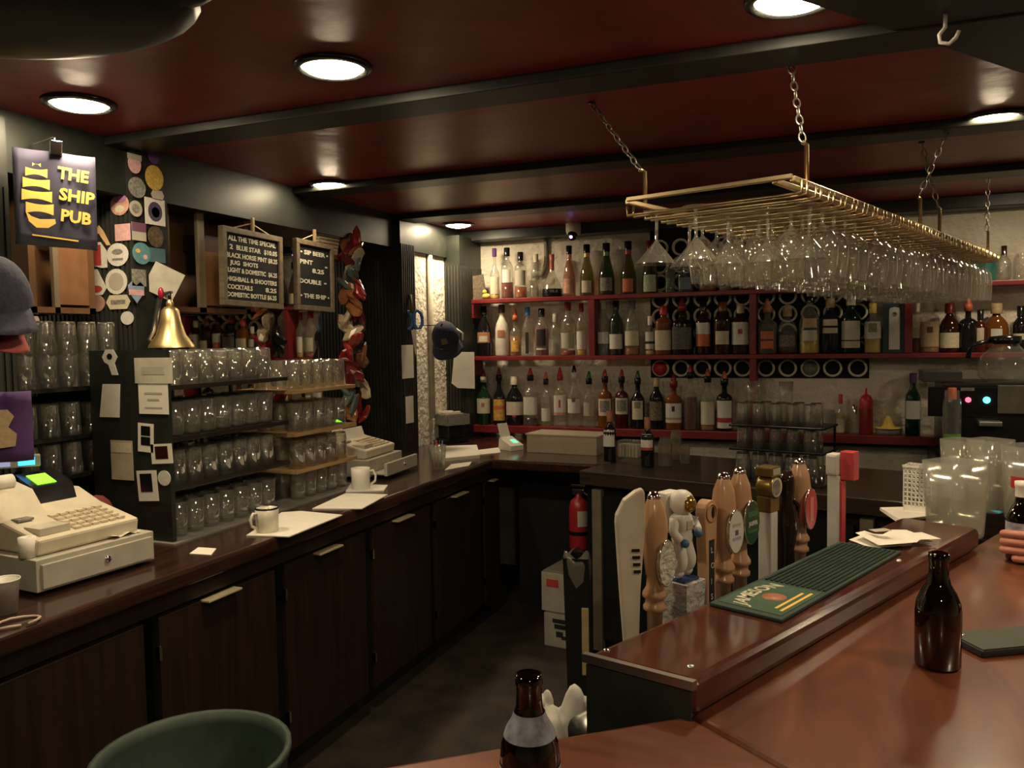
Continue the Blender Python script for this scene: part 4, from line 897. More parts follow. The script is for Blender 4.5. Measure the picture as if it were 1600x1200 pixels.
# ---- brass bell ---------------------------------------------------------
p = onX(268, 543, -2.28); k = depth(p) / F
t = thing('brass_bell', 'brass hanging bell with red pull on a bracket at the sticker post', 'bell', (p.x, p.y, p.z))
MB().lathe([(34 * k, 0), (33 * k, 4 * k), (22 * k, 20 * k), (16 * k, 40 * k), (13 * k, 58 * k), (8 * k, 63 * k), (0, 64 * k), (0, 60 * k), (11 * k, 56 * k), (20 * k, 18 * k), (32 * k, 2 * k)], 24).build('bell_body', BRASS, t)
MB().lathe([(5 * k, 62 * k), (6 * k, 68 * k), (4 * k, 74 * k), (0, 76 * k)], 12).build('crown', BRASS, t)
MB().tube([(0, 0, 74 * k), (0, 0, 84 * k), (-.05, .06, 88 * k), (PX1 - p.x, .09, 86 * k)], .006).build('bracket_arm', mat('dark_iron', (.03, .028, .025), .4, .8), t)
MB().tube([(PX1 - p.x + .02, .07, 78 * k), (-.05, -.03, 25 * k), (-.06, -.045, 12 * k), (-.02, -.03, -2 * k)], .010).build('bracket_scroll', mat('worn_iron', (.10, .085, .065), .4, .8), t)
MB().ball((-.02, -.02, 84 * k), 6 * k, 10, 8, (.8, .8, 1.6)).build('red_pull', mat('dark_red_gloss', (.28, .01, .03), .3), t)
MB().ball((0, 0, 3 * k), 5 * k).build('clapper', BRASS, t)
# ---- caps, scissors, garland, notes at the far post ---------------------------
def cap(label, M, s, cloth, emb, strap=False):
    t = thing('baseball_cap', label, 'cap', M=M)
    c = MB(); vs = []; n, m = 18, 8
    for j in range(m + 1):
        th = PI / 2 * j / m
        for i in range(n):
            a = 2 * PI * i / n; r = .085 * s * math.cos(th) ** .8
            vs.append((r * math.cos(a), .115 * s * math.sin(th) - .0, r * math.sin(a) * 1.15))
    c.add(vs, [(j * n + i, j * n + (i + 1) % n, (j + 1) * n + (i + 1) % n, (j + 1) * n + i) for j in range(m) for i in range(n)], True)
    c.build('crown', cloth, t)
    b = MB(); vs = []
    for j in range(5):
        for i in range(11):
            a = PI * (.08 + .84 * i / 10); r = .085 * s * (1 + .85 * j / 4 * math.sin(a) ** .7)
            vs.append((.085 * s * math.cos(a) * (1 + .05 * j), -.004 * s * j - .016 * s * abs(math.cos(a)) * j / 2, .098 * s * math.sin(a) + .075 * s * j / 4 * math.sin(a)))
    b.add(vs, [(j * 11 + i, j * 11 + i + 1, (j + 1) * 11 + i + 1, (j + 1) * 11 + i) for j in range(4) for i in range(10)], True)
    o = b.build('brim', cloth, t); o.modifiers.new('s', 'SOLIDIFY').thickness = .003
    MB().ball((0, .116 * s, 0), .006 * s).build('button', cloth, t)
    e = MB(); vs = []
    for j in range(3):
        for i in range(5):
            a = PI / 2 + (i - 2) * .11; th = .32 + j * .16; r = .087 * s * math.cos(th) ** .8
            vs.append((r * math.cos(a), .118 * s * math.sin(th), r * math.sin(a) * 1.16))
    e.add(vs, [(j * 5 + i, j * 5 + i + 1, (j + 1) * 5 + i + 1, (j + 1) * 5 + i) for j in range(2) for i in range(4)], True); e.build('emblem', emb, t)
    return t
q = onX(697, 530, -2.28); M = facing(q) @ Matrix.Rotation(math.radians(38), 4, 'X') @ Matrix.Rotation(math.radians(12), 4, 'Z')
c = cap('navy baseball cap hanging on the corner post', M, 1.02, NAVY, mat('olive_emblem', (.12, .10, .04), .7))
MB().tube([(.07, .02, -.06), (.105, .0, -.03), (.10, -.03, .0)], .006).build('strap', PAPER, c)
mi = c.matrix_world.inverted(); wq = c.matrix_world @ Vector((0, .09, -.03))
MB().tube([mi @ wq, mi @ Vector((-2.478, wq.y + .02, wq.z))], .003).build('peg', BLACKG, c)
q = onX(-14, 478, -2.05); M = facing(q) @ Matrix.Rotation(math.radians(-12), 4, 'Y') @ Matrix.Rotation(math.radians(14), 4, 'X')
cap('large navy cap with gold lettering hanging beside the ship banner', M, 1.15, NAVY, GOLD)
q = onX(-12, 522, -2.06); M = facing(q) @ Matrix.Rotation(math.radians(10), 4, 'X')
cap('red and tan cap hanging under the large navy cap', M, .85, mat('red_tan_cloth', (.20, .03, .025), .85), TAN)
t = thing('purple_shirt', 'purple shirt with gold figure hanging below the caps', 'shirt', M=facing(onX(0, 668, -2.20), 0))
s = MB(); vs = []
for j in range(7):
    for i in range(9): vs.append(((i / 8 - .5) * .16, (j / 6 - .5) * .20, .006 * math.sin(i * 1.3)))
s.add(vs, [(j * 9 + i, j * 9 + i + 1, (j + 1) * 9 + i + 1, (j + 1) * 9 + i) for j in range(6) for i in range(8)], True)
o = s.build('cloth', PURPLE, t); o.modifiers.new('s', 'SOLIDIFY').thickness = .004
MB().poly([(-.03, -.06), (.035, -.055), (.04, -.02), (.02, .0), (.035, .03), (.02, .05), (-.03, .05)], .001).build('gold_figure', TAN, t).location.z = .008
MB().tube([(0, .10, 0), (0, .13, -.02)], .003).build('hook', CHROME, t)
# scissors
q = onX(645, 500, PX1 + .03)
t = thing('scissors', 'scissors with blue handles hanging on the far post', 'scissors', M=facing(q, 4)); k = depth(q) / F
for s in (-1, 1):
    MB().tube([(s * 8 * k + 7 * k * math.cos(a * PI / 5), 0 + 14 * k * math.sin(a * PI / 5), s * .002) for a in range(11)], 2.6 * k, 8).build('handle', BLUE, t)
    MB().add([(s * -1 * k, -14 * k, s * .002), (s * 4 * k, -16 * k, s * .002), (s * 1 * k, -58 * k, s * .002), (-s * 2 * k, -40 * k, s * .002)], [(0, 1, 2, 3)]).build('blade', STEEL, t)
MB().tube([(0, 12 * k, 0), (0, 40 * k, -.02)], 2 * k).build('hanging_cord', mat('olive_cord', (.12, .10, .03), .8), t)
def pinF(label, px, py, w, h, X, m, name, cat, group, roll=0, acc=None):
    P = onX(px, py, X); M = WALLX(P, roll); wm = abs(onX(px + w / 2, py, X).y - onX(px - w / 2, py, X).y); hm = h / F * depth(P)
    t = thing(name, label, cat, M=M, group=group); MB().poly(rect(wm, hm), .0015).build('sheet', m, t); return t
g = 'notes pinned to the far posts'
pinF('narrow white note below the scissors on the far post', 637, 565, 18, 52, PX1 + .0065, PAPER, 'note_card', 'note', g)
pinF('lower narrow white note on the far post', 640, 640, 12, 42, PX1 + .0065, PAPER, 'note_card', 'note', g)
P = onX(725, 578, -2.34)
t = thing('note_card', 'white sheet of paper hanging below the corner cap', 'note', M=facing(P, -5), group=g); k = depth(P) / F
MB().poly([(-18 * k, -22 * k), (-8 * k, -29 * k), (19 * k, -28 * k), (14 * k, 29 * k), (-17 * k, 27 * k)], .001).build('sheet', PAPER, t)
MB().tube([(0, 26 * k, -.001), (0, 26 * k, -.03)], .002).build('pin', CHROME, t)
# cream ribbed card behind the small board
P = onX(515, 381, -2.47); t = thing('ribbed_shade', 'cream pleated paper shade behind the smaller letter board', 'paper shade', M=WALLX(P)); k = depth(P) / F
ri = MB()
for i in range(7): ri.bbox(-.10, .10 - .006 * i, (.055 - i * .018), (.055 - i * .018) + .014, -.02, .004, .003)
ri.build('pleats', mat('cream_card', (.55, .46, .30), .7), t)
MB().box(-.102, .102, -.07, .072, -.026, -.020).build('backing', PALEW, t)
# hanging strip of glossy snack packets
P = onX(546, 372, -2.44)
t = thing('packet_garland', 'hanging string of glossy red and cream snack packets beside the letter boards', 'garland', (P.x, P.y, P.z))
zend = onX(546, 650, -2.44).z - P.z
MB().tube([(0, 0, .0), (0, 0, zend)], .004).build('string', mat('twine2', (.3, .25, .2), .8), t)
pal = [mat('glossy_red', (.30, .03, .025), .2), mat('glossy_cream', (.48, .40, .27), .25), mat('glossy_rust', (.26, .10, .04), .25), mat('glossy_green_grey', (.08, .11, .10), .25), mat('glossy_dark_red', (.14, .02, .02), .2)]
for i in range(46):
    f = i / 45; a = i * 2.4
    M = Matrix.Translation((.035 * math.cos(a) + .01, .075 * math.sin(a * 1.3), zend * f)) @ Matrix.Rotation(a, 4, 'Z') @ Matrix.Rotation(.5 * math.sin(i * 1.9), 4, 'X') @ Matrix.Rotation(.9 * math.sin(i * 2.7), 4, 'Y')
    b = MB().ball((0, 0, 0), .052, 8, 6, (.30, .66, 1.30), M=M)
    b.v = [(x + .005 * math.sin(z * 150 + y * 90), y + .005 * math.sin(x * 190), z) for x, y, z in b.v]
    b.sm = [False] * len(b.sm)
    b.build('packet', pal[(i * 7 + i // 3) % 5], t)
# dark hanging fixture near the ceiling at the left
P = onZ(-20, 8, 2.20)
t = thing('hanging_model_hull', 'dark rounded hull shaped fixture hanging under the ceiling', 'ceiling fixture', (P.x, P.y, 2.22), math.radians(28))
HB = mat('hull_black', (.012, .012, .010), .5)
MB().ball((0, 0, 0), .36, 24, 12, (1.0, .62, .24)).build('hull', HB, t)
MB().ball((.27, -.03, .03), .15, 14, 8, (1.0, .5, .42)).build('bow', HB, t)
MB().tube([(0, 0, .05), (0, 0, .13)], .02).build('mount', BLACKG, t)
# ================================================================== tap handles behind the rail
TL0 = L0 - nd * .055
def taph(px): return online(px, TL0, ud, RZ)
ZB = 1.06                                   # foot of the handles, hidden by the rail
TR = math.atan2(nd.y, nd.x)                 # handles face the guests
def tap(label, px, lean=0, group='beer tap handles'):
    p = taph(px); t = thing('beer_tap', label, 'beer tap', (p.x, p.y, ZB), TR + math.radians(lean), group)
    MB().lathe([(0, -.02), (.014, -.02), (.014, .012), (.010, .02)], 12).build('ferrule', CHROME, t)
    return t, p, depth(p) / F
def toph(p, py): return upto(p, py) - ZB
# tower pipe and faucets
t = thing('tap_tower', 'steel beer tap tower pipe behind the bar rail', 'tap tower')
a = TL0 - ud * -.06; b = TL0 + ud * 1.05
MB().tube([(a.x, a.y, 1.0), (b.x, b.y, 1.0)], .032, 14).build('pipe', STEEL, t)
for k in (.12, .9):
    q = TL0 + ud * k; MB().tube([(q.x, q.y, .83), (q.x, q.y, 1.0)], .028, 12).build('column', STEEL, t)
# 1 cream blade
t, p, k = tap('tall cream paddle tap handle with curved top and black stripes', 985)
h = toph(p, 762)
t.rotation_euler.z += math.radians(-42)
pts = [(-8 * k, 0), (10 * k, 0), (15 * k, h * .45), (23 * k, h * .80), (23 * k, h * .97), (20 * k, h), (8 * k, h * .985), (-10 * k, h * .94), (-22 * k, h * .86), (-23 * k, h * .82), (-18 * k, h * .5)]
M = Matrix.Rotation(PI / 2, 4, 'X')
bl = MB(); n = len(pts); bl.poly(pts, .018); bl.v = [(.009 - z, x, y) for x, y, z in bl.v]
o = bl.build('paddle', mat('paddle_cream', (.55, .49, .38), .4), t); bv = o.modifiers.new('b', 'BEVEL'); bv.width = .004; bv.segments = 2
for i in range(4): MB().box(.009, .0105, (4 - i) * k, (15 - i * .5) * k, toph(p, 893 - 11 * i), toph(p, 893 - 11 * i) + 4.5 * k).build('stripe', BLACKG, t)
# turned wooden handles with oval badges
def turned(label, px, top, badge, bpos, bw, bh_, marks, lean=0):
    t, p, k = tap(label, px, lean); h = toph(p, top)
    f0 = RZ - ZB - .012
    prof = [(.012, 0), (.013, f0), (.019, f0 + .004), (.019, f0 + .010), (.0155, f0 + .014), (.0155, f0 + .022), (.0205, f0 + .026), (.020, f0 + .032), (.014, f0 + .042), (.0125, f0 + .06)]
    r = .020
    prof += [(.0145, h * .52), (.0205, h * .70), (.0225, h * .79), (.019, h * .89), (.0105, h * .965)]
    MB().lathe([(0, 0)] + prof, 18).build('turned_handle', TAPW, t)
    MB().lathe([(.0105, h * .955), (.012, h * .965), (.011, h * .98), (.006, h * 1.0), (0, h * 1.004)], 14).build('chrome_tip', CHROME, t)
    zc = h * bpos
    Mb = Matrix.Translation((.0205, 0, zc)) @ Matrix.Rotation(PI / 2, 4, 'Y') @ Matrix.Rotation(PI / 2, 4, 'Z')
    b = MB().poly(circle(.5, 24, bw * k, bh_ * k), .006); b.v = [tuple(Mb @ Vector(v)) for v in b.v]; b = b.build('badge', badge, t)
    rm = MB().tube([Mb @ Vector((.5 * bw * k * math.cos(i * PI / 12), .5 * bh_ * k * math.sin(i * PI / 12), .004)) for i in range(25)], .0022, 6).build('badge_rim', CHROME, t)
    for mm, x, y, ww, hh in marks:
        q = MB().poly([(a + x * bw * k, c + y * bh_ * k) for a, c in rect(ww * bw * k, hh * bh_ * k)], .0008); q.v = [tuple(Mb @ Vector((v[0], v[1], v[2] + .006))) for v in q.v]; q.build('badge_print', mm, b)
    return t, b, Mb, k
BW = mat('badge_white', (.62, .60, .55), .25, var=.05); BGREEN = mat('badge_green', (.015, .07, .035), .25); BRED = mat('badge_red', (.55, .07, .08), .25)
turned('turned wooden tap handle with lumpy white oval badge beside the cream paddle', 1023, 768, mat('badge_relief', (.62, .60, .55), .35, var=.1, bump=.8, bscale=70), .60, 42, 70, [(GREYP, 0, .2, .5, .03), (GREYP, 0, .05, .6, .03), (GREYP, 0, -.12, .5, .03)])
turned('turned wooden tap handle with white mountain badge', 1131, 738, BW, .64, 42, 66, [(GREYP, 0, .16, .55, .07), (mat('slate', (.12, .12, .16), .5), 0, -.02, .2, .12), (mat('lilac', (.35, .33, .42), .5), 0, -.16, .55, .07)])
t, b, Mb, k = turned('turned wooden tap handle with dark green lettered badge', 1156, 730, BGREEN, .66, 42, 66, [(mat('badge_mid_green', (.05, .14, .07), .3), 0, .2, .7, .12), (mat('badge_mid_green', (), 0), 0, -.2, .7, .06)])
tx = text('JASPER', 9 * k, BW, b, fit=26 * k, bold=.03); tx.data.transform(Mb @ Matrix.Translation((-13 * k, -4 * k, .0065)))
turned('turned wooden tap handle with pink-red oval badge', 1249, 716, BRED, .64, 36, 62, [(mat('pale_red', (.65, .22, .2), .4), 0, 0, .3, .6)])
# astronaut
t, p, k = tap('tap handle shaped as a white astronaut on a square pedestal', 1066)
h = toph(p, 766); hp = toph(p, 905)
MB().add([(s * c * r_, q * c * r_, z) for c, z in ((.8, .0), (1, hp)) for s, q, r_ in ((-1, -1, 26 * k), (1, -1, 26 * k), (1, 1, 26 * k), (-1, 1, 26 * k))], [(3, 2, 1, 0), (4, 5, 6, 7), (0, 1, 5, 4), (1, 2, 6, 5), (2, 3, 7, 6), (3, 0, 4, 7)]).build('pedestal', mat('pedestal_grey', (.45, .43, .38), .6, bump=.6, bscale=80), t)
MB().bbox(-6 * k, 18 * k, -20 * k, 20 * k, hp, hp + 4 * k, .001).build('base_print', mat('deep_blue', (.02, .04, .14), .5), t)
S = h - hp - 4 * k; z0 = hp + 4 * k; u_ = S
J = [(0, 0, z0 + .48 * u_, .085 * u_), (0, 0, z0 + .62 * u_, .10 * u_), (0, 0, z0 + .74 * u_, .075 * u_),
     (0, -.06 * u_, z0 + .40 * u_, .062 * u_), (.01, -.075 * u_, z0 + .20 * u_, .055 * u_), (.0, -.08 * u_, z0 + .05 * u_, .058 * u_), (.06 * u_, -.085 * u_, z0 + .03 * u_, .045 * u_),
     (0, .06 * u_, z0 + .40 * u_, .062 * u_), (.01, .075 * u_, z0 + .20 * u_, .055 * u_), (.0, .08 * u_, z0 + .05 * u_, .058 * u_), (.06 * u_, .085 * u_, z0 + .03 * u_, .045 * u_),
     (0, -.13 * u_, z0 + .68 * u_, .052 * u_), (.03 * u_, -.19 * u_, z0 + .55 * u_, .045 * u_), (.11 * u_, -.15 * u_, z0 + .45 * u_, .04 * u_),
     (0, .13 * u_, z0 + .68 * u_, .052 * u_), (.04 * u_, .19 * u_, z0 + .58 * u_, .045 * u_), (.13 * u_, .13 * u_, z0 + .52 * u_, .04 * u_)]
J = [(a_, b_ * 1.12, c_, r_ * 1.28) for a_, b_, c_, r_ in J]
skinned('space_suit', J, [(0, 1), (1, 2), (0, 3), (3, 4), (4, 5), (5, 6), (0, 7), (7, 8), (8, 9), (9, 10), (1, 11), (11, 12), (12, 13), (1, 14), (14, 15), (15, 16)], mat('suit_white', (.60, .58, .52), .5), t)
MB().ball((0, 0, z0 + .86 * u_), .15 * u_).build('helmet', mat('suit_white', (), 0), t)
MB().ball((.065 * u_, 0, z0 + .855 * u_), .112 * u_).build('visor', mat('visor_gold', (.45, .30, .08), .15, .8), t)
MB().bbox(-.28 * u_, -.11 * u_, -.15 * u_, .15 * u_, z0 + .50 * u_, z0 + .97 * u_, .006).build('backpack', mat('suit_white', (), 0), t)
MB().bbox(.07 * u_, .115 * u_, -.06 * u_, .06 * u_, z0 + .56 * u_, z0 + .67 * u_, .002).build('chest_unit', GREYP, t)
for s_, zz in ((-1, .43), (1, .50)): MB().ball((.13 * u_, s_ * .135 * u_, z0 + zz * u_), .05 * u_).build('glove', mat('glove_blue', (.05, .12, .22), .5), t)
# flat wooden handle with chalk strip
t, p, k = tap('flat pale wooden tap handle with round top and black chalk strip', 1104)
h = toph(p, 780)
o = MB(); pts = [(-11 * k, 0), (11 * k, 0), (13 * k, h * .60), (15 * k, h * .68)] + [(18 * k * math.cos(a), h - 20 * k + 20 * k * math.sin(a)) for a in [(-.3 + i * .377) for i in range(11)]] + [(-15 * k, h * .68), (-13 * k, h * .60)]
o.poly(pts, 18 * k); o.v = [(9 * k - z, x, y) for x, y, z in o.v]; o = o.build('board', TAPW, t); bv = o.modifiers.new('b', 'BEVEL'); bv.width = .002; bv.segments = 2
MB().box(9 * k, 9 * k + .001, -7 * k, 7 * k, toph(p, 945), toph(p, 842)).build('chalk_strip', BLABEL, t)
for i, ch in enumerate('LOIS'):
    q = text(ch, 13 * k, mat('chalk', (.5, .5, .47), .8), t, -4 * k, 0, 0); q.data.transform(Matrix.Translation((9 * k + .0015, 0, toph(p, 862 + i * 24))) @ Matrix.Rotation(PI / 2, 4, 'Z') @ Matrix.Rotation(PI / 2, 4, 'X'))
Md = Matrix.Translation((9 * k, 0, h - 20 * k)) @ Matrix.Rotation(PI / 2, 4, 'Y')
MB().lathe([(12 * k, 0), (15 * k, .001), (15 * k, .002), (12 * k, .002), (12 * k, 0)], 24, M=Md).build('ring', mat('ring_tan', (.42, .22, .11), .4), t)
MB().poly([(5 * k * math.cos(a) + 3 * k, 9 * k * math.sin(a)) for a in [i * PI / 6 - PI / 2 for i in range(7)]] + [(1 * k, 5 * k), (0, 0), (1 * k, -5 * k)], .001).build('crescent', BLACKG, t).matrix_local = Matrix.Translation((9 * k + .0002, 0, h - 20 * k)) @ Matrix.Rotation(PI / 2, 4, 'Z') @ Matrix.Rotation(PI / 2, 4, 'X')
# white stick with lantern head
t, p, k = tap('white square tap handle with bronze lantern shaped head', 1200)
h = toph(p, 728); z1_ = toph(p, 798)
MB().bbox(-11 * k, 11 * k, -11 * k, 11 * k, 0, z1_, .003).build('stick', mat('stick_white', (.55, .53, .48), .35), t)
LB = mat('lantern_bronze', (.20, .14, .04), .3, .6)
MB().bbox(-12 * k, 12 * k, -14 * k, 14 * k, z1_, z1_ + 24 * k, .002).build('collar', LB, t)
MB().lathe([(0, 0), (17 * k, 0), (18 * k, 4 * k), (18 * k, 22 * k), (17 * k, 26 * k), (0, 26 * k)], 20, M=Matrix.Translation((-12 * k, 0, z1_ + 38 * k)) @ Matrix.Rotation(PI / 2, 4, 'Y')).build('drum', LB, t)
MB().lathe([(12 * k, 0), (15 * k, .002), (15 * k, 0)], 20, M=Matrix.Translation((14 * k, 0, z1_ + 38 * k)) @ Matrix.Rotation(PI / 2, 4, 'Y')).build('ring', CLABEL, t)
MB().lathe([(0, .001), (12 * k, .001)], 20, M=Matrix.Translation((14 * k, 0, z1_ + 38 * k)) @ Matrix.Rotation(PI / 2, 4, 'Y')).build('face', GREYPR, t)
MB().bbox(-14 * k, 14 * k, -15 * k, 15 * k, z1_ + 55 * k, h, .003).build('top_block', LB, t)
MB().box(14 * k, 14 * k + .001, -11 * k, 11 * k, z1_ + 58 * k, h - 3 * k).build('window', GREYP, t)
# dark glossy figure handle
t, p, k = tap('dark glossy tap handle between the lantern head and the pink badge', 1229)
h = toph(p, 735)
MB().lathe([(0, 0), (12 * k, 0), (14 * k, h * .2), (11 * k, h * .4), (16 * k, h * .55), (15 * k, h * .68), (9 * k, h * .76), (11 * k, h * .84), (12 * k, h * .92), (7 * k, h), (0, h)], 14, e=3).build('figure', mat('dark_gloss_brown', (.018, .010, .007), .10), t)
MB().tube([(4 * k, 6 * k, h * .80), (10 * k, 18 * k, h * .72), (8 * k, 16 * k, h * .62)], 3.5 * k, 8).build('arm', mat('dark_gloss_brown', (), 0), t)
# white stick with red hook head
t, p, k = tap('white square tap handle with white and red block head', 1305)
h = toph(p, 708); z1_ = toph(p, 742)
MB().bbox(-9 * k, 9 * k, -10 * k, 10 * k, 0, z1_, .003).build('stick', mat('stick_white', (), 0), t)
MB().bbox(-11 * k, 8 * k, -13 * k, 11 * k, z1_, h, .006).build('head', mat('stick_white', (), 0), t)
MB().bbox(8.5 * k, 30 * k, -4 * k, 16 * k, z1_ - 6 * k, h + 4 * k, .002).build('red_block', BRED, t)
MB().bbox(9 * k, 13 * k, -6 * k, 8 * k, toph(p, 850), z1_ - 8 * k, .001).build('side_strip', BRED, t)

# ------------------------------------------------------------------ bar runner mat, napkin, drinks
c = [onZ(*q, RZ + .003) for q in ((1108, 944), (1240, 957), (1424, 856), (1310, 848))]
o_ = c[0].copy(); xd = (c[3] - c[0]); wl = xd.length; xd.normalize(); yd = Vector((-xd.y, xd.x, 0)); wd_ = .125
tm = thing('bar_mat', 'dark green rubber bar runner mat with gold lettering on the rail', 'bar mat', M=frame((o_.x, o_.y, RZ), xd, yd))
# local x along the rail, local -y towards the guests
ln = (c[2] - c[1]).length
MB().bbox(0, ln, -wd_, 0, .0005, .006, .002).build('rubber', GREENM, tm)
rb_ = MB()
for i in range(64):
    for j in range(12):
        x = .175 + i * (ln - .185) / 64; y = -wd_ + .006 + j * (wd_ - .012) / 12
        rb_.box(x, x + (ln - .185) / 64 * .55, y, y + (wd_ - .012) / 12 * .55, .006, .0085)
tag(rb_.build('nubs', GREENM, tm), kind='stuff')
MB().box(.015, .165, -wd_ + .008, -.008, .006, .0068).build('print_panel', mat('panel_green', (.035, .085, .045), .5), tm)
tx = text('JAMESON', .034, CLABEL, tm, .022, -.040, .0070, fit=.135, bold=.02)
for vv in tx.data.vertices: vv.co.y -= 3.2 * (vv.co.x - .09) ** 2
MB().lathe([(0, .0006), (.020, .0006), (.020, 0)], 20, c=(.092, -.068, .0068)).build('emblem', COPPER, tm)
for y0, w0 in ((-.098, .10), (-.110, .115)): MB().box(.09 - w0 / 2, .09 + w0 / 2, y0, y0 + .005, .0068, .0074).build('gold_line', GOLD, tm)
P = onZ(1395, 842, RZ + .01)
t = thing('napkin', 'folded white printed paper napkin on the rail beyond the green mat', 'napkin', (P.x, P.y, RZ + .002), math.radians(35))
vs = []; 
for lay in range(2):
    for j in range(5):
        for i in range(8):
            x = (i / 7 - .5) * .155 + lay * .008; y = (j / 4 - .5) * .075 * (1 if i < 5 else (.55 + .1 * (i - 5)))
            vs.append((x, y - lay * .01, .003 + lay * .008 + .012 * math.sin(i * .8 + lay) ** 2 * (j / 4)))
mbn = MB()
for lay in range(2): mbn.add(vs[lay * 40:(lay + 1) * 40], [(j * 8 + i, j * 8 + i + 1, (j + 1) * 8 + i + 1, (j + 1) * 8 + i) for j in range(4) for i in range(7)], True)
mbn.build('paper_fold', PAPER, t)
MB().poly(rect(.04, .022), .0006).build('print', GREYP, t).location = (-.03, .0, .0285)

BEER = [(r, z * .90) for r, z in [(0, .004), (.026, .0), (.031, .004), (.0315, .09), (.030, .105), (.024, .122), (.0165, .136), (.0140, .150), (.0130, .172), (.0145, .176), (.0145, .186), (.012, .187)]]
BEERG = glass('beer_glass', (.09, .032, .010), .02, .5, .02, (.08, .03, .01))
def beer(label, p, s=1.0, rz=0, collar=False, lab=None, prof=None):
    t = thing('beer_bottle', label, 'beer bottle', (p.x, p.y, BZ + .0005), rz, 'beer bottles on the bar')
    pr = [(r * s, z * s) for r, z in (prof or BEER)]
    MB().lathe(pr, 24).build('glass', BEERG, t)
    MB().lathe([(0, .006 * s), (.028 * s, .006 * s), (.029 * s, .03 * s), (0, .03 * s)], 20).build('beer', mat('dark_beer', (.02, .007, .003), .2), t)
    if lab: MB().lathe([(.0322 * s, lab[0] * s), (.0322 * s, lab[1] * s)], 24).build('label', mat('beer_label', (.32, .33, .36), .6, var=.5, scale=60), t)
    if collar: MB().lathe([(r * s, z * s * .9) for r, z in ((.0275, .115), (.0248, .124), (.0185, .136), (.0165, .143))], 24).build('neck_label', mat('neck_label', (.22, .23, .28), .6, var=.6, scale=60), t)
    return t
beer('plain brown beer bottle standing alone on the wide bar top', onZ(1465, 1040, BZ), 1.0)
pb2 = onZ(1597, 876, BZ)
b2 = beer('brown beer bottle with white shoulder label gripped by a hand', pb2, 1.0, lab=(.03, .085))
MB().lathe([(.0152, .138), (.0152, .158), (.0165, .161), (.0165, .170), (0, .171)], 16).build('foil_cap', PAPER, b2)
P3 = onZ(830, 1298, BZ)
beer('brown beer bottle with blue-white collar label on the angled bar top', P3, .95, collar=True, lab=(.02, .075))
P = onZ(1572, 1008, BZ)
t = thing('phone', 'black phone in a green-grey case lying on the bar top', 'phone', (P.x, P.y, BZ + .0005), math.radians(-58))
MB().bbox(-.04, .04, -.075, .075, 0, .011, .004).build('case', mat('case_dark', (.012, .013, .012), .5), t)
MB().bbox(-.037, .037, -.072, .072, .011, .0125, .001).build('back_cover', mat('case_olive', (.055, .060, .042), .55), t)
MB().lathe([(0, .002), (.006, .002), (.007, 0)], 14, c=(-.026, -.060, .0125)).build('lens', STEEL, t)
# hand closed on the bottle at the frame edge
u3_ = Vector((u.x, u.y, 0)); n3_ = Vector((n_.x, n_.y, 0)); BC = Vector((P0.x, P0.y, 0)) + n3_ * .84 + u3_ * (pb2.xy - P0).dot(u)
hd = thing('person', 'person at the bar edge with one hand closed around a brown bottle', 'person', (BC.x, BC.y, 0))
MH = Matrix.Translation((pb2.x - BC.x, pb2.y - BC.y, BZ)) @ Matrix.Rotation(math.radians(20), 4, 'Z')
def bd(f, s, z): return -n3_ * f + u3_ * s + Vector((0, 0, z))       # f towards the bar, s to the person's right
J = []; E_ = []
def jt(p, r, par=None):
    J.append((p[0], p[1], p[2], r)); i = len(J) - 1
    if par is not None: E_.append((par, i))
    return i
pel = jt(bd(0, 0, .95), .125); spn = jt(bd(.04, 0, 1.12), .115, pel); che = jt(bd(.10, 0, 1.28), .095, spn); nek = jt(bd(.14, 0, 1.46), .062, che)
h0 = jt(bd(.18, 0, 1.555), .095, nek); h1 = jt(bd(.185, 0, 1.64), .118, h0); h2 = jt(bd(.18, 0, 1.72), .085, h1)
sr = jt(bd(.13, .17, 1.37), .045, che); wr = MH @ Vector((.16, -.07, .06)); er_ = (Vector(J[sr][:3]) + wr) / 2 + Vector((.06, .02, -.13))
er = jt(er_, .045, sr); w_ = jt(wr, .031, er); pm0 = jt(MH @ Vector((.075, -.03, .045)), .028, w_); pm = jt(MH @ Vector((.055, -.022, .050)), .030, pm0)
for i, (zf, r) in enumerate(((.010, .0088), (.027, .0094), (.044, .0096), (.061, .0090))):
    q = pm
    for ag in (-20, -62, -105, -150, -190)[:5 if i else 4]: q = jt(MH @ Vector((.042 * math.cos(math.radians(ag)), .042 * math.sin(math.radians(ag)), zf + .003 * math.sin(ag))), r, q)
q = pm
for ag in (25, 60, 95): q = jt(MH @ Vector((.043 * math.cos(math.radians(ag)), .043 * math.sin(math.radians(ag)), .066 + .004 * ag / 30)), .0105, q)
sl = jt(bd(.13, -.17, 1.37), .045, che); el = jt(bd(.16, -.24, 1.16), .045, sl); wl2 = jt(bd(.33, -.20, 1.145), .031, el); pl = jt(bd(.41, -.17, 1.138), .026, wl2)
for i, sx_ in enumerate((-.03, -.011, .008, .027)):
    q = jt(bd(.455, -.17 + sx_, 1.134), .0098, pl); jt(bd(.50 - .006 * (i - 1) ** 2, -.17 + sx_ * 1.1, 1.124), .0088, q)
q = jt(bd(.40, -.125, 1.132), .0110, pl); jt(bd(.44, -.108, 1.124), .0098, q)
lg = []
for s_ in (-1, 1):
    hp_ = jt(bd(0, s_ * .095, .88), .095, pel); kn = jt(bd(.02, s_ * .11, .49), .062, hp_); an = jt(bd(-.01, s_ * .12, .09), .042, kn); jt(bd(.12, s_ * .13, .035), .033, an); lg.append((hp_, kn, an))
skinned('body', J, E_, SKIN, hd, 2)
DK = mat('sweater_dark', (.03, .032, .04), .9); TR_ = mat('trouser_dark', (.02, .022, .035), .85)
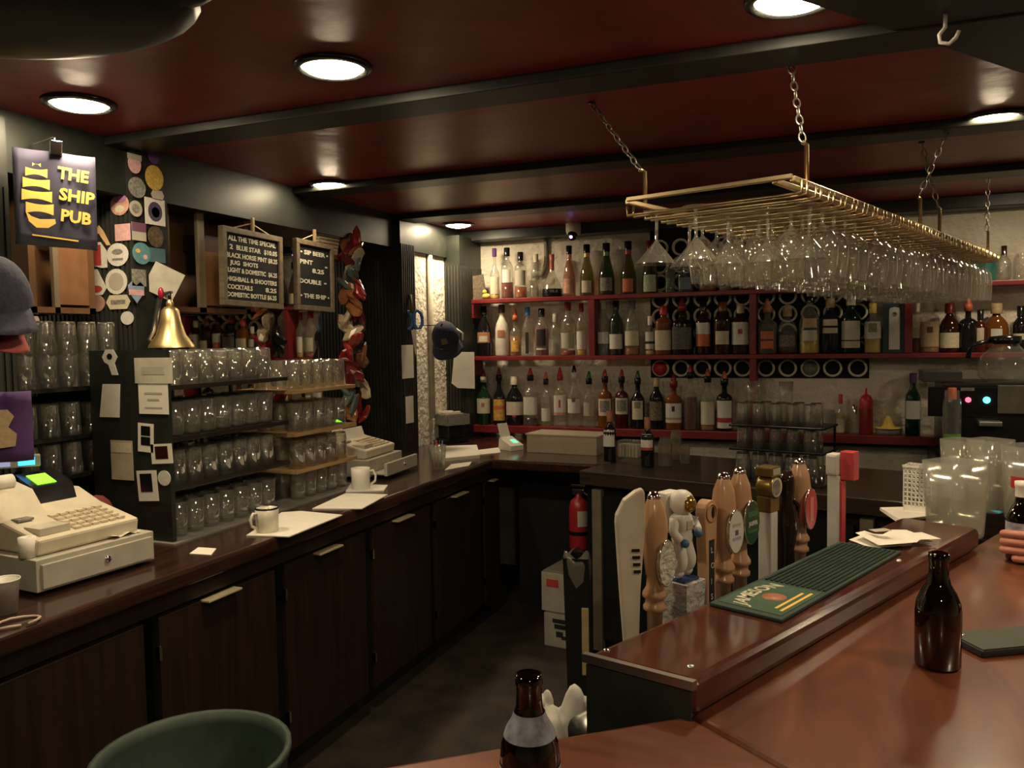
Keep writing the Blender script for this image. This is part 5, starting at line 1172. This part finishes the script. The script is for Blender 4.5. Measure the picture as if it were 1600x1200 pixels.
def loft(mb, rings, n=20):                    # rings: (forward, height, half depth, half width)
    vs = [bd(f + dp * math.cos(2 * PI * i / n), wd2 * math.sin(2 * PI * i / n), z) for f, z, dp, wd2 in rings for i in range(n)]
    m = len(rings)
    mb.add(vs, [(j * n + i, j * n + (i + 1) % n, (j + 1) * n + (i + 1) % n, (j + 1) * n + i) for j in range(m - 1) for i in range(n)] + [tuple(range(n)), tuple((m - 1) * n + i for i in range(n))], True); return mb
def limb(mb, ids, rs):
    p = [Vector(J[i][:3]) for i in ids]; path = []; rr = []
    for k in range(len(p) - 1):
        for q in range(6): t_ = q / 6; path.append(p[k].lerp(p[k + 1], t_)); rr.append(rs[k] + (rs[k + 1] - rs[k]) * t_)
    path.append(p[-1]); rr.append(rs[-1])
    path = [path[0]] + [(path[i - 1] + path[i] * 2 + path[i + 1]) / 4 for i in range(1, len(path) - 1)] + [path[-1]]
    return mb.tube(path, rr, 14)
sw = loft(MB(), [(-.01, .86, .150, .185), (0, .95, .150, .185), (.03, 1.08, .140, .175), (.07, 1.22, .145, .195), (.10, 1.33, .140, .215), (.12, 1.40, .115, .205), (.13, 1.45, .085, .13), (.14, 1.48, .070, .075)])
limb(sw, [sr, er, w_], [.078, .060, .043]); limb(sw, [sl, el, wl2], [.078, .060, .043])
sw.build('sweater', DK, hd)
tr_ = loft(MB(), [(0, .80, .150, .19), (0, .88, .155, .195), (0, .98, .140, .175)])
for hp_, kn, an in lg: limb(tr_, [hp_, kn, an], [.110, .080, .062])
tr_.build('trousers', TR_, hd)
for s_ in (-1, 1):
    q = bd(.06, s_ * .125, .045); MB().ball((0, 0, 0), .05, 14, 8, (2.6, 1.0, .9), M=Matrix.Translation(q) @ Matrix.Rotation(math.atan2(-n_.y, -n_.x), 4, 'Z')).build('shoe', BLACKG, hd)
    q = bd(.265, s_ * .032, 1.655); MB().ball(q, .011).build('eye', WHITE, hd); q = bd(.274, s_ * .032, 1.655); MB().ball(q, .006).build('pupil', BLACKG, hd)
    q = bd(.17, s_ * .088, 1.635); MB().ball(q, .02, 10, 8, (.7, .7, 1.4)).build('ear', SKIN, hd)
MB().ball(bd(.285, 0, 1.628), .016, 10, 8, (1, 1, 1.4)).build('nose', SKIN, hd)
MB().ball(bd(.262, 0, 1.585), .018, 10, 6, (.7, 1.0, .35)).build('mouth', mat('lip', (.4, .12, .1), .5), hd)
MB().ball(bd(.150, 0, 1.685), .100, 18, 10, (1.0, 1.0, .95)).build('hair', mat('hair_brown', (.04, .022, .012), .7, bump=.5, bscale=120), hd)

# ------------------------------------------------------------------ pitchers and caddy at the far end of the bar
def pitcher(label, px, py, w, hpx, red=False, handle=True, Z=BZ, group='clear pitchers at the end of the bar'):
    p = onZ(px, py, Z); k = depth(p) / F; r = w / 2 * k; h = hpx * k
    t = thing('pitcher', label, 'pitcher', (p.x, p.y, Z + .0005), math.radians(-40), group)
    MB().lathe([(0, .004), (r * .80, .0), (r * .84, .006), (r * .92, h * .5), (r, h), (r * .97, h), (r * .89, h * .5), (r * .80, .01), (0, .01)], 28, e=7).build('jug', PLAST, t)
    MB().add([(r * .55, -r * .45, h * .93), (r * .55, r * .45, h * .93), (r * 1.28, 0, h * 1.01), (r * .95, 0, h * .78)], [(0, 2, 3), (1, 3, 2)]).build('spout', PLAST, t)
    if handle: MB().tube([(-r * .9, 0, h * .88), (-r * 1.5, 0, h * .86), (-r * 1.55, 0, h * .5), (-r * .85, 0, h * .28)], r * .12, 8).build('handle', PLAST, t)
    if red: MB().lathe([(r * .99, h * .45), (r * 1.0, h * .60)], 6, a0=-2.0, a1=-1.2).build('red_tag', RED, t)
pitcher('square clear pitcher standing nearest the napkin on the rail', 1492, 838, 76, 118)
pitcher('clear pitcher behind the square one at the bar end', 1546, 798, 54, 112)
pitcher('tall frosted pitcher with red tag at the bar end', 1610, 812, 68, 116, True)
pitcher('clear pitcher with dark rim behind the others', 1502, 778, 50, 92, handle=False)
P = online(1434, P1 - u * .02, n_, BZ, -1, 2)
q = onZ(1437, 802, BZ)
t = thing('straw_caddy', 'white perforated plastic caddy at the far end of the bar', 'caddy', (q.x, q.y, BZ + .0005), math.radians(-20)); k = depth(q) / F
cd = MB(); W_, D_, H_ = 20 * k, 14 * k, 76 * k
for i in range(8):
    x = -W_ + i * 2 * W_ / 7
    cd.box(x - .0015, x + .0015, -D_, -D_ + .002, .02, H_); cd.box(x - .0015, x + .0015, D_ - .002, D_, .02, H_)
for j in range(9): cd.box(-W_, W_, -D_, -D_ + .002, .02 + j * (H_ - .02) / 9, .02 + j * (H_ - .02) / 9 + .0035); cd.box(-W_, W_, D_ - .002, D_, .02 + j * (H_ - .02) / 9, .02 + j * (H_ - .02) / 9 + .0035)
cd.box(-W_, -W_ + .002, -D_, D_, 0, H_).box(W_ - .002, W_, -D_, D_, 0, H_).box(-W_, W_, -D_, D_, 0, .02)
cd.build('basket', WHITE, t); MB().box(-W_ - .003, W_ + .003, -D_ - .003, -D_ + .002, H_ - .006, H_).box(-W_ - .003, W_ + .003, D_ - .002, D_ + .003, H_ - .006, H_).build('rim', WHITE, t)
q = onZ(1418, 806, BZ + .002); t = thing('menu_cards', 'fan of white menu cards lying before the caddy', 'paper', (q.x, q.y, BZ + .001), math.radians(40)); k = depth(q) / F
for i in range(3): MB().prism([(-44 * k, -22 * k - i * .006), (34 * k, -26 * k), (32 * k, 44 * k - i * .004), (-8 * k, 50 * k)], .0005 + i * .003, .0025 + i * .003).build('card', PAPER, t)

# ------------------------------------------------------------------ hanging stemware rack
ZRK = HC + .39
def rp(px, py): return onZ(px, py, ZRK)
B_ = rp(1238, 279); C_ = rp(1560, 400); A_ = rp(968, 303)
wl_ = (C_ - B_); LEN = wl_.length; wl_.normalize(); cr_ = Vector((-wl_.y, wl_.x, 0)); WID = .48
RK = thing('stemware_rack', 'long brass stemware rack hung on chains from the ceiling over the bar', 'glass rack', M=frame(B_, wl_, cr_))
# local x along the rack, y towards the back counter
for yy in (0, .045, WID):
    MB().bbox(0, LEN, yy - .007, yy + .007, -.007, .007, .002).build('long_bar', RACKM, RK)
STEP = .1; NCH = int(LEN / STEP)
chan = MB()
for yy in (-.018, .018):
    chan.tube([(yy, -.012, .0), (yy, -.012, -.030), (yy, .02, -.034), (yy, WID + .02, -.034), (yy, WID + .02, -.004)], .0042, 6)
chan = chan.mesh('channel_rod', RACKM)
for i in range(NCH):
    o = mobj('channel_rod', chan, RK); o.location = (.05 + i * STEP, 0, 0)
for xx in (0.0, LEN * .33, LEN * .66, LEN - .0):
    MB().bbox(xx - .007, xx + .007, 0, WID, .0, .012, .002).build('cross_bar', RACKM, RK)
WINE = MB().lathe([(0, 0), (.038, -.002), (.040, -.004), (.010, -.008), (.0048, -.014), (.0048, -.046), (.014, -.056), (.035, -.076), (.0425, -.105), (.043, -.135), (.040, -.170), (.036, -.196)], 14).mesh('wine_glass', CLEAR)
FLUTE = MB().lathe([(0, 0), (.038, -.002), (.040, -.004), (.009, -.008), (.0048, -.013), (.0048, -.034), (.012, -.044), (.028, -.066), (.036, -.11), (.036, -.17), (.034, -.205)], 14).mesh('flute_glass', CLEAR)
MART = MB().lathe([(0, 0), (.036, -.002), (.037, -.004), (.007, -.008), (.0045, -.016), (.0045, -.085), (.008, -.092), (.058, -.152), (.0585, -.154)], 16).mesh('martini_glass', CLEAR)
MR = RK.matrix_world
for i in range(NCH):
    kind = ('m' if i < 3 else ('w' if i < 13 or i % 5 == 0 else 'f'))
    for j in range(5 if kind != 'm' else 4):
        if (i * 5 + j * 3) % 31 == 4: continue
        if i == 0 and j < 2: continue
        y = .045 + j * (.094 if kind != 'm' else .122) + random.uniform(-.002, .002)
        me = {'m': MART, 'w': WINE, 'f': FLUTE}[kind]
        if kind == 'm' and i == 1: continue
        p = MR @ Vector((.05 + i * STEP, y, -.0265))
        o = mobj({'m': 'martini_glass', 'w': 'wine_glass', 'f': 'flute_glass'}[kind], me); o.location = p
        o.rotation_euler = (random.uniform(-.03, .03), random.uniform(-.03, .03), random.random() * 6)
        tag(o, {'m': 'clear martini glass hanging upside down at the end of the brass rack', 'w': 'clear round wine glass hanging upside down in the brass rack', 'f': 'clear slender flute glass hanging upside down in the brass rack'}[kind], 'glass', 'stemware hanging in the brass rack')
# hangers and chains
LINK = MB(); LINK.tube([(.0085 * math.cos(a * PI / 6), 0, .016 * math.sin(a * PI / 6)) for a in range(13)], .0024, 6, False); LINK = LINK.mesh('link', mat('chain_metal', (.32, .29, .25), .35, .9))
def chain(label, a, b):
    a = Vector(a); b = Vector(b); d = b - a; n = max(3, int(d.length / .0275))
    t = thing('chain', label, 'chain', a, group='chains of the stemware rack')
    q = d.to_track_quat('Z', 'Y')
    for i in range(n):
        o = mobj('link', LINK, t); o.rotation_mode = 'QUATERNION'
        o.location = d * ((i + .5) / n); o.rotation_quaternion = q @ Matrix.Rotation(PI / 2 * (i % 2), 3, 'Z').to_quaternion()
        s = d.length / n / .0275; o.scale = (1, 1, s)
    MB().tube([d, d + Vector((0, 0, .004))], .012).build('ceiling_plate', BLACKG, t)
for xl, yl, top, lab in ((.10, 0, (1234, 88), 'near rusty chain holding the stemware rack beside the first beam'), (.10, WID, (925, 160), 'faint thin chain holding the corner of the rack above the martini glasses'),
                         (1.25, 0, (1434, 208), 'chain holding the middle of the stemware rack'), (1.55, 0, (1444, 206), 'second chain meeting the middle chain at the beam'), (2.55, 0, (1550, 262), 'far chain holding the stemware rack near the stucco wall')):
    base = MR @ Vector((xl, yl, 0)); hz = .10
    MB().tube([(xl, yl, .0), (xl, yl, hz), (xl - .028, yl, hz + .001)], .0065, 8).build('hanger', RACKM, RK)
    top3 = onZ(*top, 2.318 if xl > .2 else ZC)
    st = MR @ Vector((xl - .028, yl, hz + .003))
    if xl > .2: top3 = Vector((st.x + (.10 if xl < 1.4 else (-.06 if xl < 2 else 0)), st.y, ZC))
    chain(lab, st, (top3.x, top3.y, top3.z - .004))
# white ceiling hook
P = onZ(1477, 30, 2.31)
t = thing('ceiling_hook', 'white screw hook in the dark soffit', 'hook', (P.x, P.y, 2.322))
MB().tube([(0, 0, .0), (0, 0, -.03), (-.012, 0, -.045), (-.010, 0, -.062), (.008, 0, -.068), (.022, 0, -.056), (.028, 0, -.042)], .0045, 8).build('hook', WHITE, t)

# ------------------------------------------------------------------ things on the cooler and below
def cool(px, py): return onZ(px, py, CT)
def coolb(label, px, py, w, top, **k):
    p = cool(px, py); d = depth(p); return bottle(label, p.x, p.y, CT + .0005, w / 2 / F * d, upto(p, top) - CT, group='bottles on the cooler top', **k)
coolb('dark wine bottle with pale label beside the plastic tray', 953, 721, 20, 642, kind='wine', g=DARKG, lab=WLABEL, lz=(.32, .66), cap=mat('copper_cap', (.3, .1, .05), .4))
coolb('dark wine bottle with white and red label on the cooler', 1012, 729, 21, 652, kind='wine', g=DARKG, lab=WLABEL, lz=(.42, .70), band=(RLABEL, .36, .42), cap=mat('copper_cap', (), 0))
for i, (px, py, w) in enumerate(((1040, 728, 22), (1068, 726, 16), (1052, 722, 18))):
    p = cool(px, py); k = depth(p) / F
    bottle(('round clear glass jar on the cooler beside the wine bottle', 'small clear jar next to the round jar on the cooler', 'clear jar behind the round jar on the cooler')[i], p.x, p.y + .04 * i, CT + .0005, w / 2 * k, (44, 30, 48)[i] * k, kind='jar', g=glass('amber_tint', (.6, .5, .35), .1), name='glass_jar', cat='jar', group='jars on the cooler')
p = cool(982, 716); k = depth(p) / F
t = thing('sugar_box', 'clear box of small paper packets between the two wine bottles', 'box', (p.x, p.y + .06, CT + .0005), COOLER.rotation_euler.z)
MB().box(-18 * k, 18 * k, -.04, .04, 0, 26 * k).build('box', glass('box_plastic', (.85, .83, .75), .12), t)
for i in range(6): MB().box((-16 + i * 5.5) * k, (-12 + i * 5.5) * k, -.034, .034, .002, 20 * k).build('packet', PAPER, t)
# three tier tray rack of glasses in front of the low shelf
p = cool(1210, 745); k = depth(p) / F; rzc = COOLER.rotation_euler.z
a = cool(1142, 752); b = cool(1278, 748)
t = thing('tray_rack', 'three tier dark tray rack of tumblers on the cooler', 'rack', (a.x, a.y + .02, CT), rzc); LW = (b - a).length
zz = [upto(a, 735) - CT, upto(a, 700) - CT, upto(a, 663) - CT]
zz[0] = .012
for i, z in enumerate(zz):
    MB().bbox(-.01, LW, -.005, .22, z - .010, z, .002).build('tray', BLACKG, t)
for xx in (0, LW - .01):
    MB().box(xx - .004, xx + .004, .20, .21, 0, zz[2]).build('upright', BLACKG, t)
mt = Matrix.Translation((a.x, a.y + .02, CT)) @ Matrix.Rotation(rzc, 4, 'Z')
for i, z in enumerate(zz):
    hgt = (zz[i + 1] - z - .014) if i < 2 else .095
    for j in range(int(LW / .074)):
        for r in range(2):
            glassat(TUMB_UP, mt @ Vector((.035 + j * .074, .05 + r * .09, z + .0005)), 'clear tumbler on the %s tray of the three tier rack' % ('bottom', 'middle', 'top')[i], 'tumblers on the tray rack', s=min(.95, hgt / .12))
for px in (1178, 1228):
    q = online(px, mt @ Vector((0, .05, 0)), mt.to_3x3() @ Vector((1, 0, 0)), CT, 0, 1)
    glassat(TUMBLER, (q.x, q.y, CT + zz[2] + .0955), 'clear tumbler standing on top of the upside down glasses of the tray rack', 'tumblers on the tray rack', s=.8)
# coffee machine
p = onY(1468, 684, 4.72)
t = thing('coffee_machine', 'black coffee machine with red and blue lights at the end of the low shelf', 'coffee machine', (p.x, 4.60, CT))
w = (onY(1700, 684, 4.6).x - p.x); zt = upto((p.x, 4.6), 598) - CT
MB().bbox(0, w, 0, .40, .015, zt, .012).build('body', mat('machine_black', (.012, .012, .012), .25), t)
x1 = onY(1556, 620, 4.6).x - p.x
MB().bbox(x1 - .30, x1, -.012, .0, zt - .17, zt - .02, .004).build('control_panel', BLACKG, t)
MB().bbox(x1 + .005, w, -.02, .0, zt - .15, zt - .01, .004).build('steel_hood', mat('dim_steel', (.20, .18, .15), .4, .7), t)
zc = upto((p.x, 4.6), 624) - CT
MB().lathe([(0, .005), (.013, .005), (.013, 0)], 14, M=Matrix.Translation((onY(1513, 624, 4.58).x - p.x, -.014, zc)) @ Matrix.Rotation(PI / 2, 4, 'X')).build('red_light', emis('red_led', (1, .05, .08), 6), t)
MB().lathe([(0, .005), (.016, .005), (.016, 0)], 14, M=Matrix.Translation((onY(1542, 624, 4.58).x - p.x, -.014, zc)) @ Matrix.Rotation(PI / 2, 4, 'X')).build('blue_light', emis('cyan_led', (.05, .9, 1), 7), t)
MB().bbox(onY(1512, 608, 4.58).x - p.x - .03, onY(1512, 608, 4.58).x - p.x + .03, -.015, -.012, zc + .045, zc + .06, .001).build('nameplate', GREYPR, t)
MB().bbox(onY(1545, 650, 4.58).x - p.x - .05, onY(1545, 650, 4.58).x - p.x + .05, -.08, -.0, zc - .125, zc - .10, .006).build('spout', STEEL, t)
MB().bbox(x1 - .10, x1 + .08, -.13, -.001, .0, .05, .006).build('drip_tray', STEEL, t)
MB().bbox(x1 - .32, x1 - .14, .05, .30, zt + .0005, zt + .055, .004).build('lid', mat('lid_grey', (.05, .045, .04), .5), t)
pc = onY(1572, 600, 4.75)
t2 = thing('glass_carafe', 'round clear glass carafe on top of the coffee machine', 'carafe', (pc.x, 4.78, CT + zt + .001)); k = depth(pc) / F
MB().lathe([(0, 0), (30 * k, 0), (38 * k, 8 * k), (40 * k, 22 * k), (34 * k, 40 * k), (20 * k, 54 * k), (17 * k, 60 * k), (20 * k, 68 * k)], 24).build('globe', CLEARB, t2)
MB().lathe([(19 * k, 58 * k), (22 * k, 60 * k), (22 * k, 70 * k), (0, 72 * k)], 18).build('collar', BLACKG, t2)
MB().tube([(-20 * k, 0, 64 * k), (-48 * k, 0, 56 * k), (-52 * k, 0, 36 * k)], 4 * k).build('handle', BLACKG, t2)
pg = onY(1487, 672, 4.5)
bottle('clear jar with bright green label before the coffee machine', pg.x, 4.50, CT + .0005, .042, upto((pg.x, 4.5), 606) - CT, kind='jar', g=CLEARB, lab=mat('lime_label', (.16, .34, .06), .5), lz=(.08, .42), cap=ORANGE, name='glass_jar', group='jars beside the coffee machine', cat='jar')
# counter run under the coffee machine
tag(MB().bbox(XS1 - .90, XR - .01, 4.20, YB - .025, 0, CT, .006).build('side_counter', wood('side_counter_wood', (.012, .008, .006), (.03, .016, .01), .4, 0, .2)), 'dark counter block under the coffee machine', 'counter')
# fire extinguisher, cartons, tap column, bag, bin
p = onZ(905, 1010, 0); q = Vector((-1.255, 4.02, 0))
zb = upto((q.x, q.y), 855)
k = depth((q.x, q.y, zb)) / F
t = thing('fire_extinguisher', 'red fire extinguisher hung beside the cooler', 'extinguisher', (online(905, Vector((-1.6, 3.98, 0)), Vector((1, 0, 0)), zb, 0, 2).x, 3.98, zb))
MB().lathe([(0, 0), (14 * k, 0), (15 * k, 4 * k), (15 * k, 66 * k), (12 * k, 76 * k), (5 * k, 82 * k), (4 * k, 88 * k)], 18).build('cylinder', mat('extinguisher_red', (.30, .02, .025), .3), t)
MB().lathe([(15.4 * k, 24 * k), (15.6 * k, 28 * k), (15.4 * k, 30 * k)], 18).build('strap', BLACKG, t)
MB().lathe([(15.3 * k, 38 * k), (15.3 * k, 62 * k)], 8, a0=-1.4, a1=-.2).build('label', GREYP, t)
MB().bbox(-9 * k, 7 * k, -4 * k, 4 * k, 86 * k, 94 * k, .002).bbox(-12 * k, 9 * k, -2 * k, 2 * k, 98 * k, 101 * k, .001).build('valve_lever', CHROME, t)
MB().tube([(5 * k, 0, 90 * k), (17 * k, 0, 84 * k), (18 * k, 0, 50 * k)], 2.5 * k).build('hose', BLACKG, t)
MB().box(-.01, .01, .0, .09, 40 * k, 50 * k).build('wall_bracket', BLACKG, t)
p = onZ(882, 1018, 0)
for i, (hh, off, lab) in enumerate(((.205, 0, 'lower white beer carton with black print on the floor'), (.235, -.012, 'upper white beer carton with red mark on the stack'))):
    z = 0 if i == 0 else .185
    t = thing('beer_carton', lab, 'carton', (p.x + off + .02, p.y + .16, z + .0005), math.radians(-8), 'cartons stacked on the floor')
    MB().bbox(-.13, .13, -.13, .13, 0, hh - .03, .003).build('carton', mat('carton_white', (.36, .33, .28), .7, var=.1), t)
    MB().box(-.12, .10, -.129, .125, hh - .03, hh - .022).build('flap', mat('flap_grey', (.2, .18, .14), .8), t)
    if i == 0:
        for xx0, xx1, zz0, zz1 in ((-.08, .09, .128, .150), (-.07, .10, .098, .122), (-.06, -.02, .055, .085), (-.03, .01, .045, .065)): MB().box(xx0, xx1, -.1312, -.1305, zz0, zz1).build('print', BLABEL, t)
    else:
        MB().box(-.10, -.03, -.1312, -.1305, .13, .17).build('red_print', RLABEL, t); MB().box(.06, .12, -.1312, -.1305, .05, .12).build('print', BLABEL, t)
# slim tall bin with gold edge beside the cartons
p = onZ(905, 1060, 0); q = Vector((-1.10, 3.55, 0)); q = online(903, Vector((-2, 3.45, 0)), Vector((1, 0, 0)), .4, 0, 2)
t = thing('slim_bin', 'slim black bin with pale lining edge beside the cartons', 'bin', (q.x, q.y, 0), math.radians(10))
k = depth((q.x, q.y, .4)) / F; hb_ = upto((q.x, q.y), 868)
MB().add([(x * s, y * s, z) for z, s in ((0.001, .78), (hb_, 1)) for x, y in ((-20 * k, -20 * k), (20 * k, -20 * k), (20 * k, 20 * k), (-20 * k, 20 * k))], [(3, 2, 1, 0), (0, 1, 5, 4), (1, 2, 6, 5), (2, 3, 7, 6), (3, 0, 4, 7)]).build('body', BLACKG, t)
MB().bbox(8 * k, 19 * k, -20.5 * k, -17 * k, .1, hb_ - .22, .003).build('gold_edge', mat('dull_gold', (.35, .26, .12), .5), t)
lin = MB().lathe([(r_ * k * (1 + .06 * math.sin(i * 2)), hb_ + z) for i, (r_, z) in enumerate(((19, -.12), (21, -.03), (20, .01), (15, .012)))], 12, e=4); lin.v = [(x, y, z + .02 * math.sin(x * 60 + y * 40)) for x, y, z in lin.v]
lin.build('liner', glass('bin_liner', (.4, .38, .33), .3, .4, .2, (.3, .28, .22)), t)
# white bag on the bench behind the collared bottle
zb = .831
q = online(893, c0 - nd * .13, ud, zb, -1, 1)
ico = bmesh.new(); bmesh.ops.create_icosphere(ico, subdivisions=4, radius=1)
def crumple(v):
    n = math.sin(v.x * 5 + v.y * 3) * .12 + math.sin(v.z * 7 + v.x * 4) * .10 + math.sin(v.y * 9 - v.z * 5) * .06
    return v * (1 + n)
vs = [crumple(v.co) for v in ico.verts]; fs = [[v.index for v in f.verts] for f in ico.faces]; ico.free()
t = thing('plastic_bag', 'slumped white plastic bag on the bench behind the collared bottle', 'bag', (q.x - .01, q.y + .02, zb + .001))
b = MB(); b.add([(v.x * .045, v.y * .04, max(0, .085 + v.z * .095)) for v in vs], fs, True); b.build('bag', mat('bag_white', (.52, .50, .44), .75), t)
for s in (-1, 1):
    e = MB(); e.add([(v.x * .016 + s * .040, v.y * .012, .165 + v.z * .020 + .004 * s) for v in vs], fs, True); e.build('knot_ear', mat('bag_white', (), 0), t)
g2 = MB(); g2.add([(v.x * .024 - .035, v.y * .024 - .035, max(0, .022 + v.z * .024)) for v in vs], fs, True); tl = thing('lime', 'pale green lime beside the white bag', 'fruit', (q.x - .02, q.y - .055, zb + .001)); g2.v = [(x + .035, y + .035, z) for x, y, z in g2.v]; g2.build('peel', mat('lime_peel', (.22, .26, .10), .5), tl)
# green bin by the cupboards
zr = .66; q = onZ(285, 1172, zr)
t = thing('green_bin', 'round dark green plastic bin in front of the cupboards', 'bin', (q.x + .03, q.y, 0))
r = 146 / F * depth(q)
MB().lathe([(0, .004), (r * .78, 0), (r * .80, .01), (r * .98, zr - .02), (r * 1.02, zr - .015), (r * 1.02, zr), (r * .96, zr), (r * .94, zr - .03), (r * .77, .02), (0, .02)], 32).build('tub', GREENB, t)
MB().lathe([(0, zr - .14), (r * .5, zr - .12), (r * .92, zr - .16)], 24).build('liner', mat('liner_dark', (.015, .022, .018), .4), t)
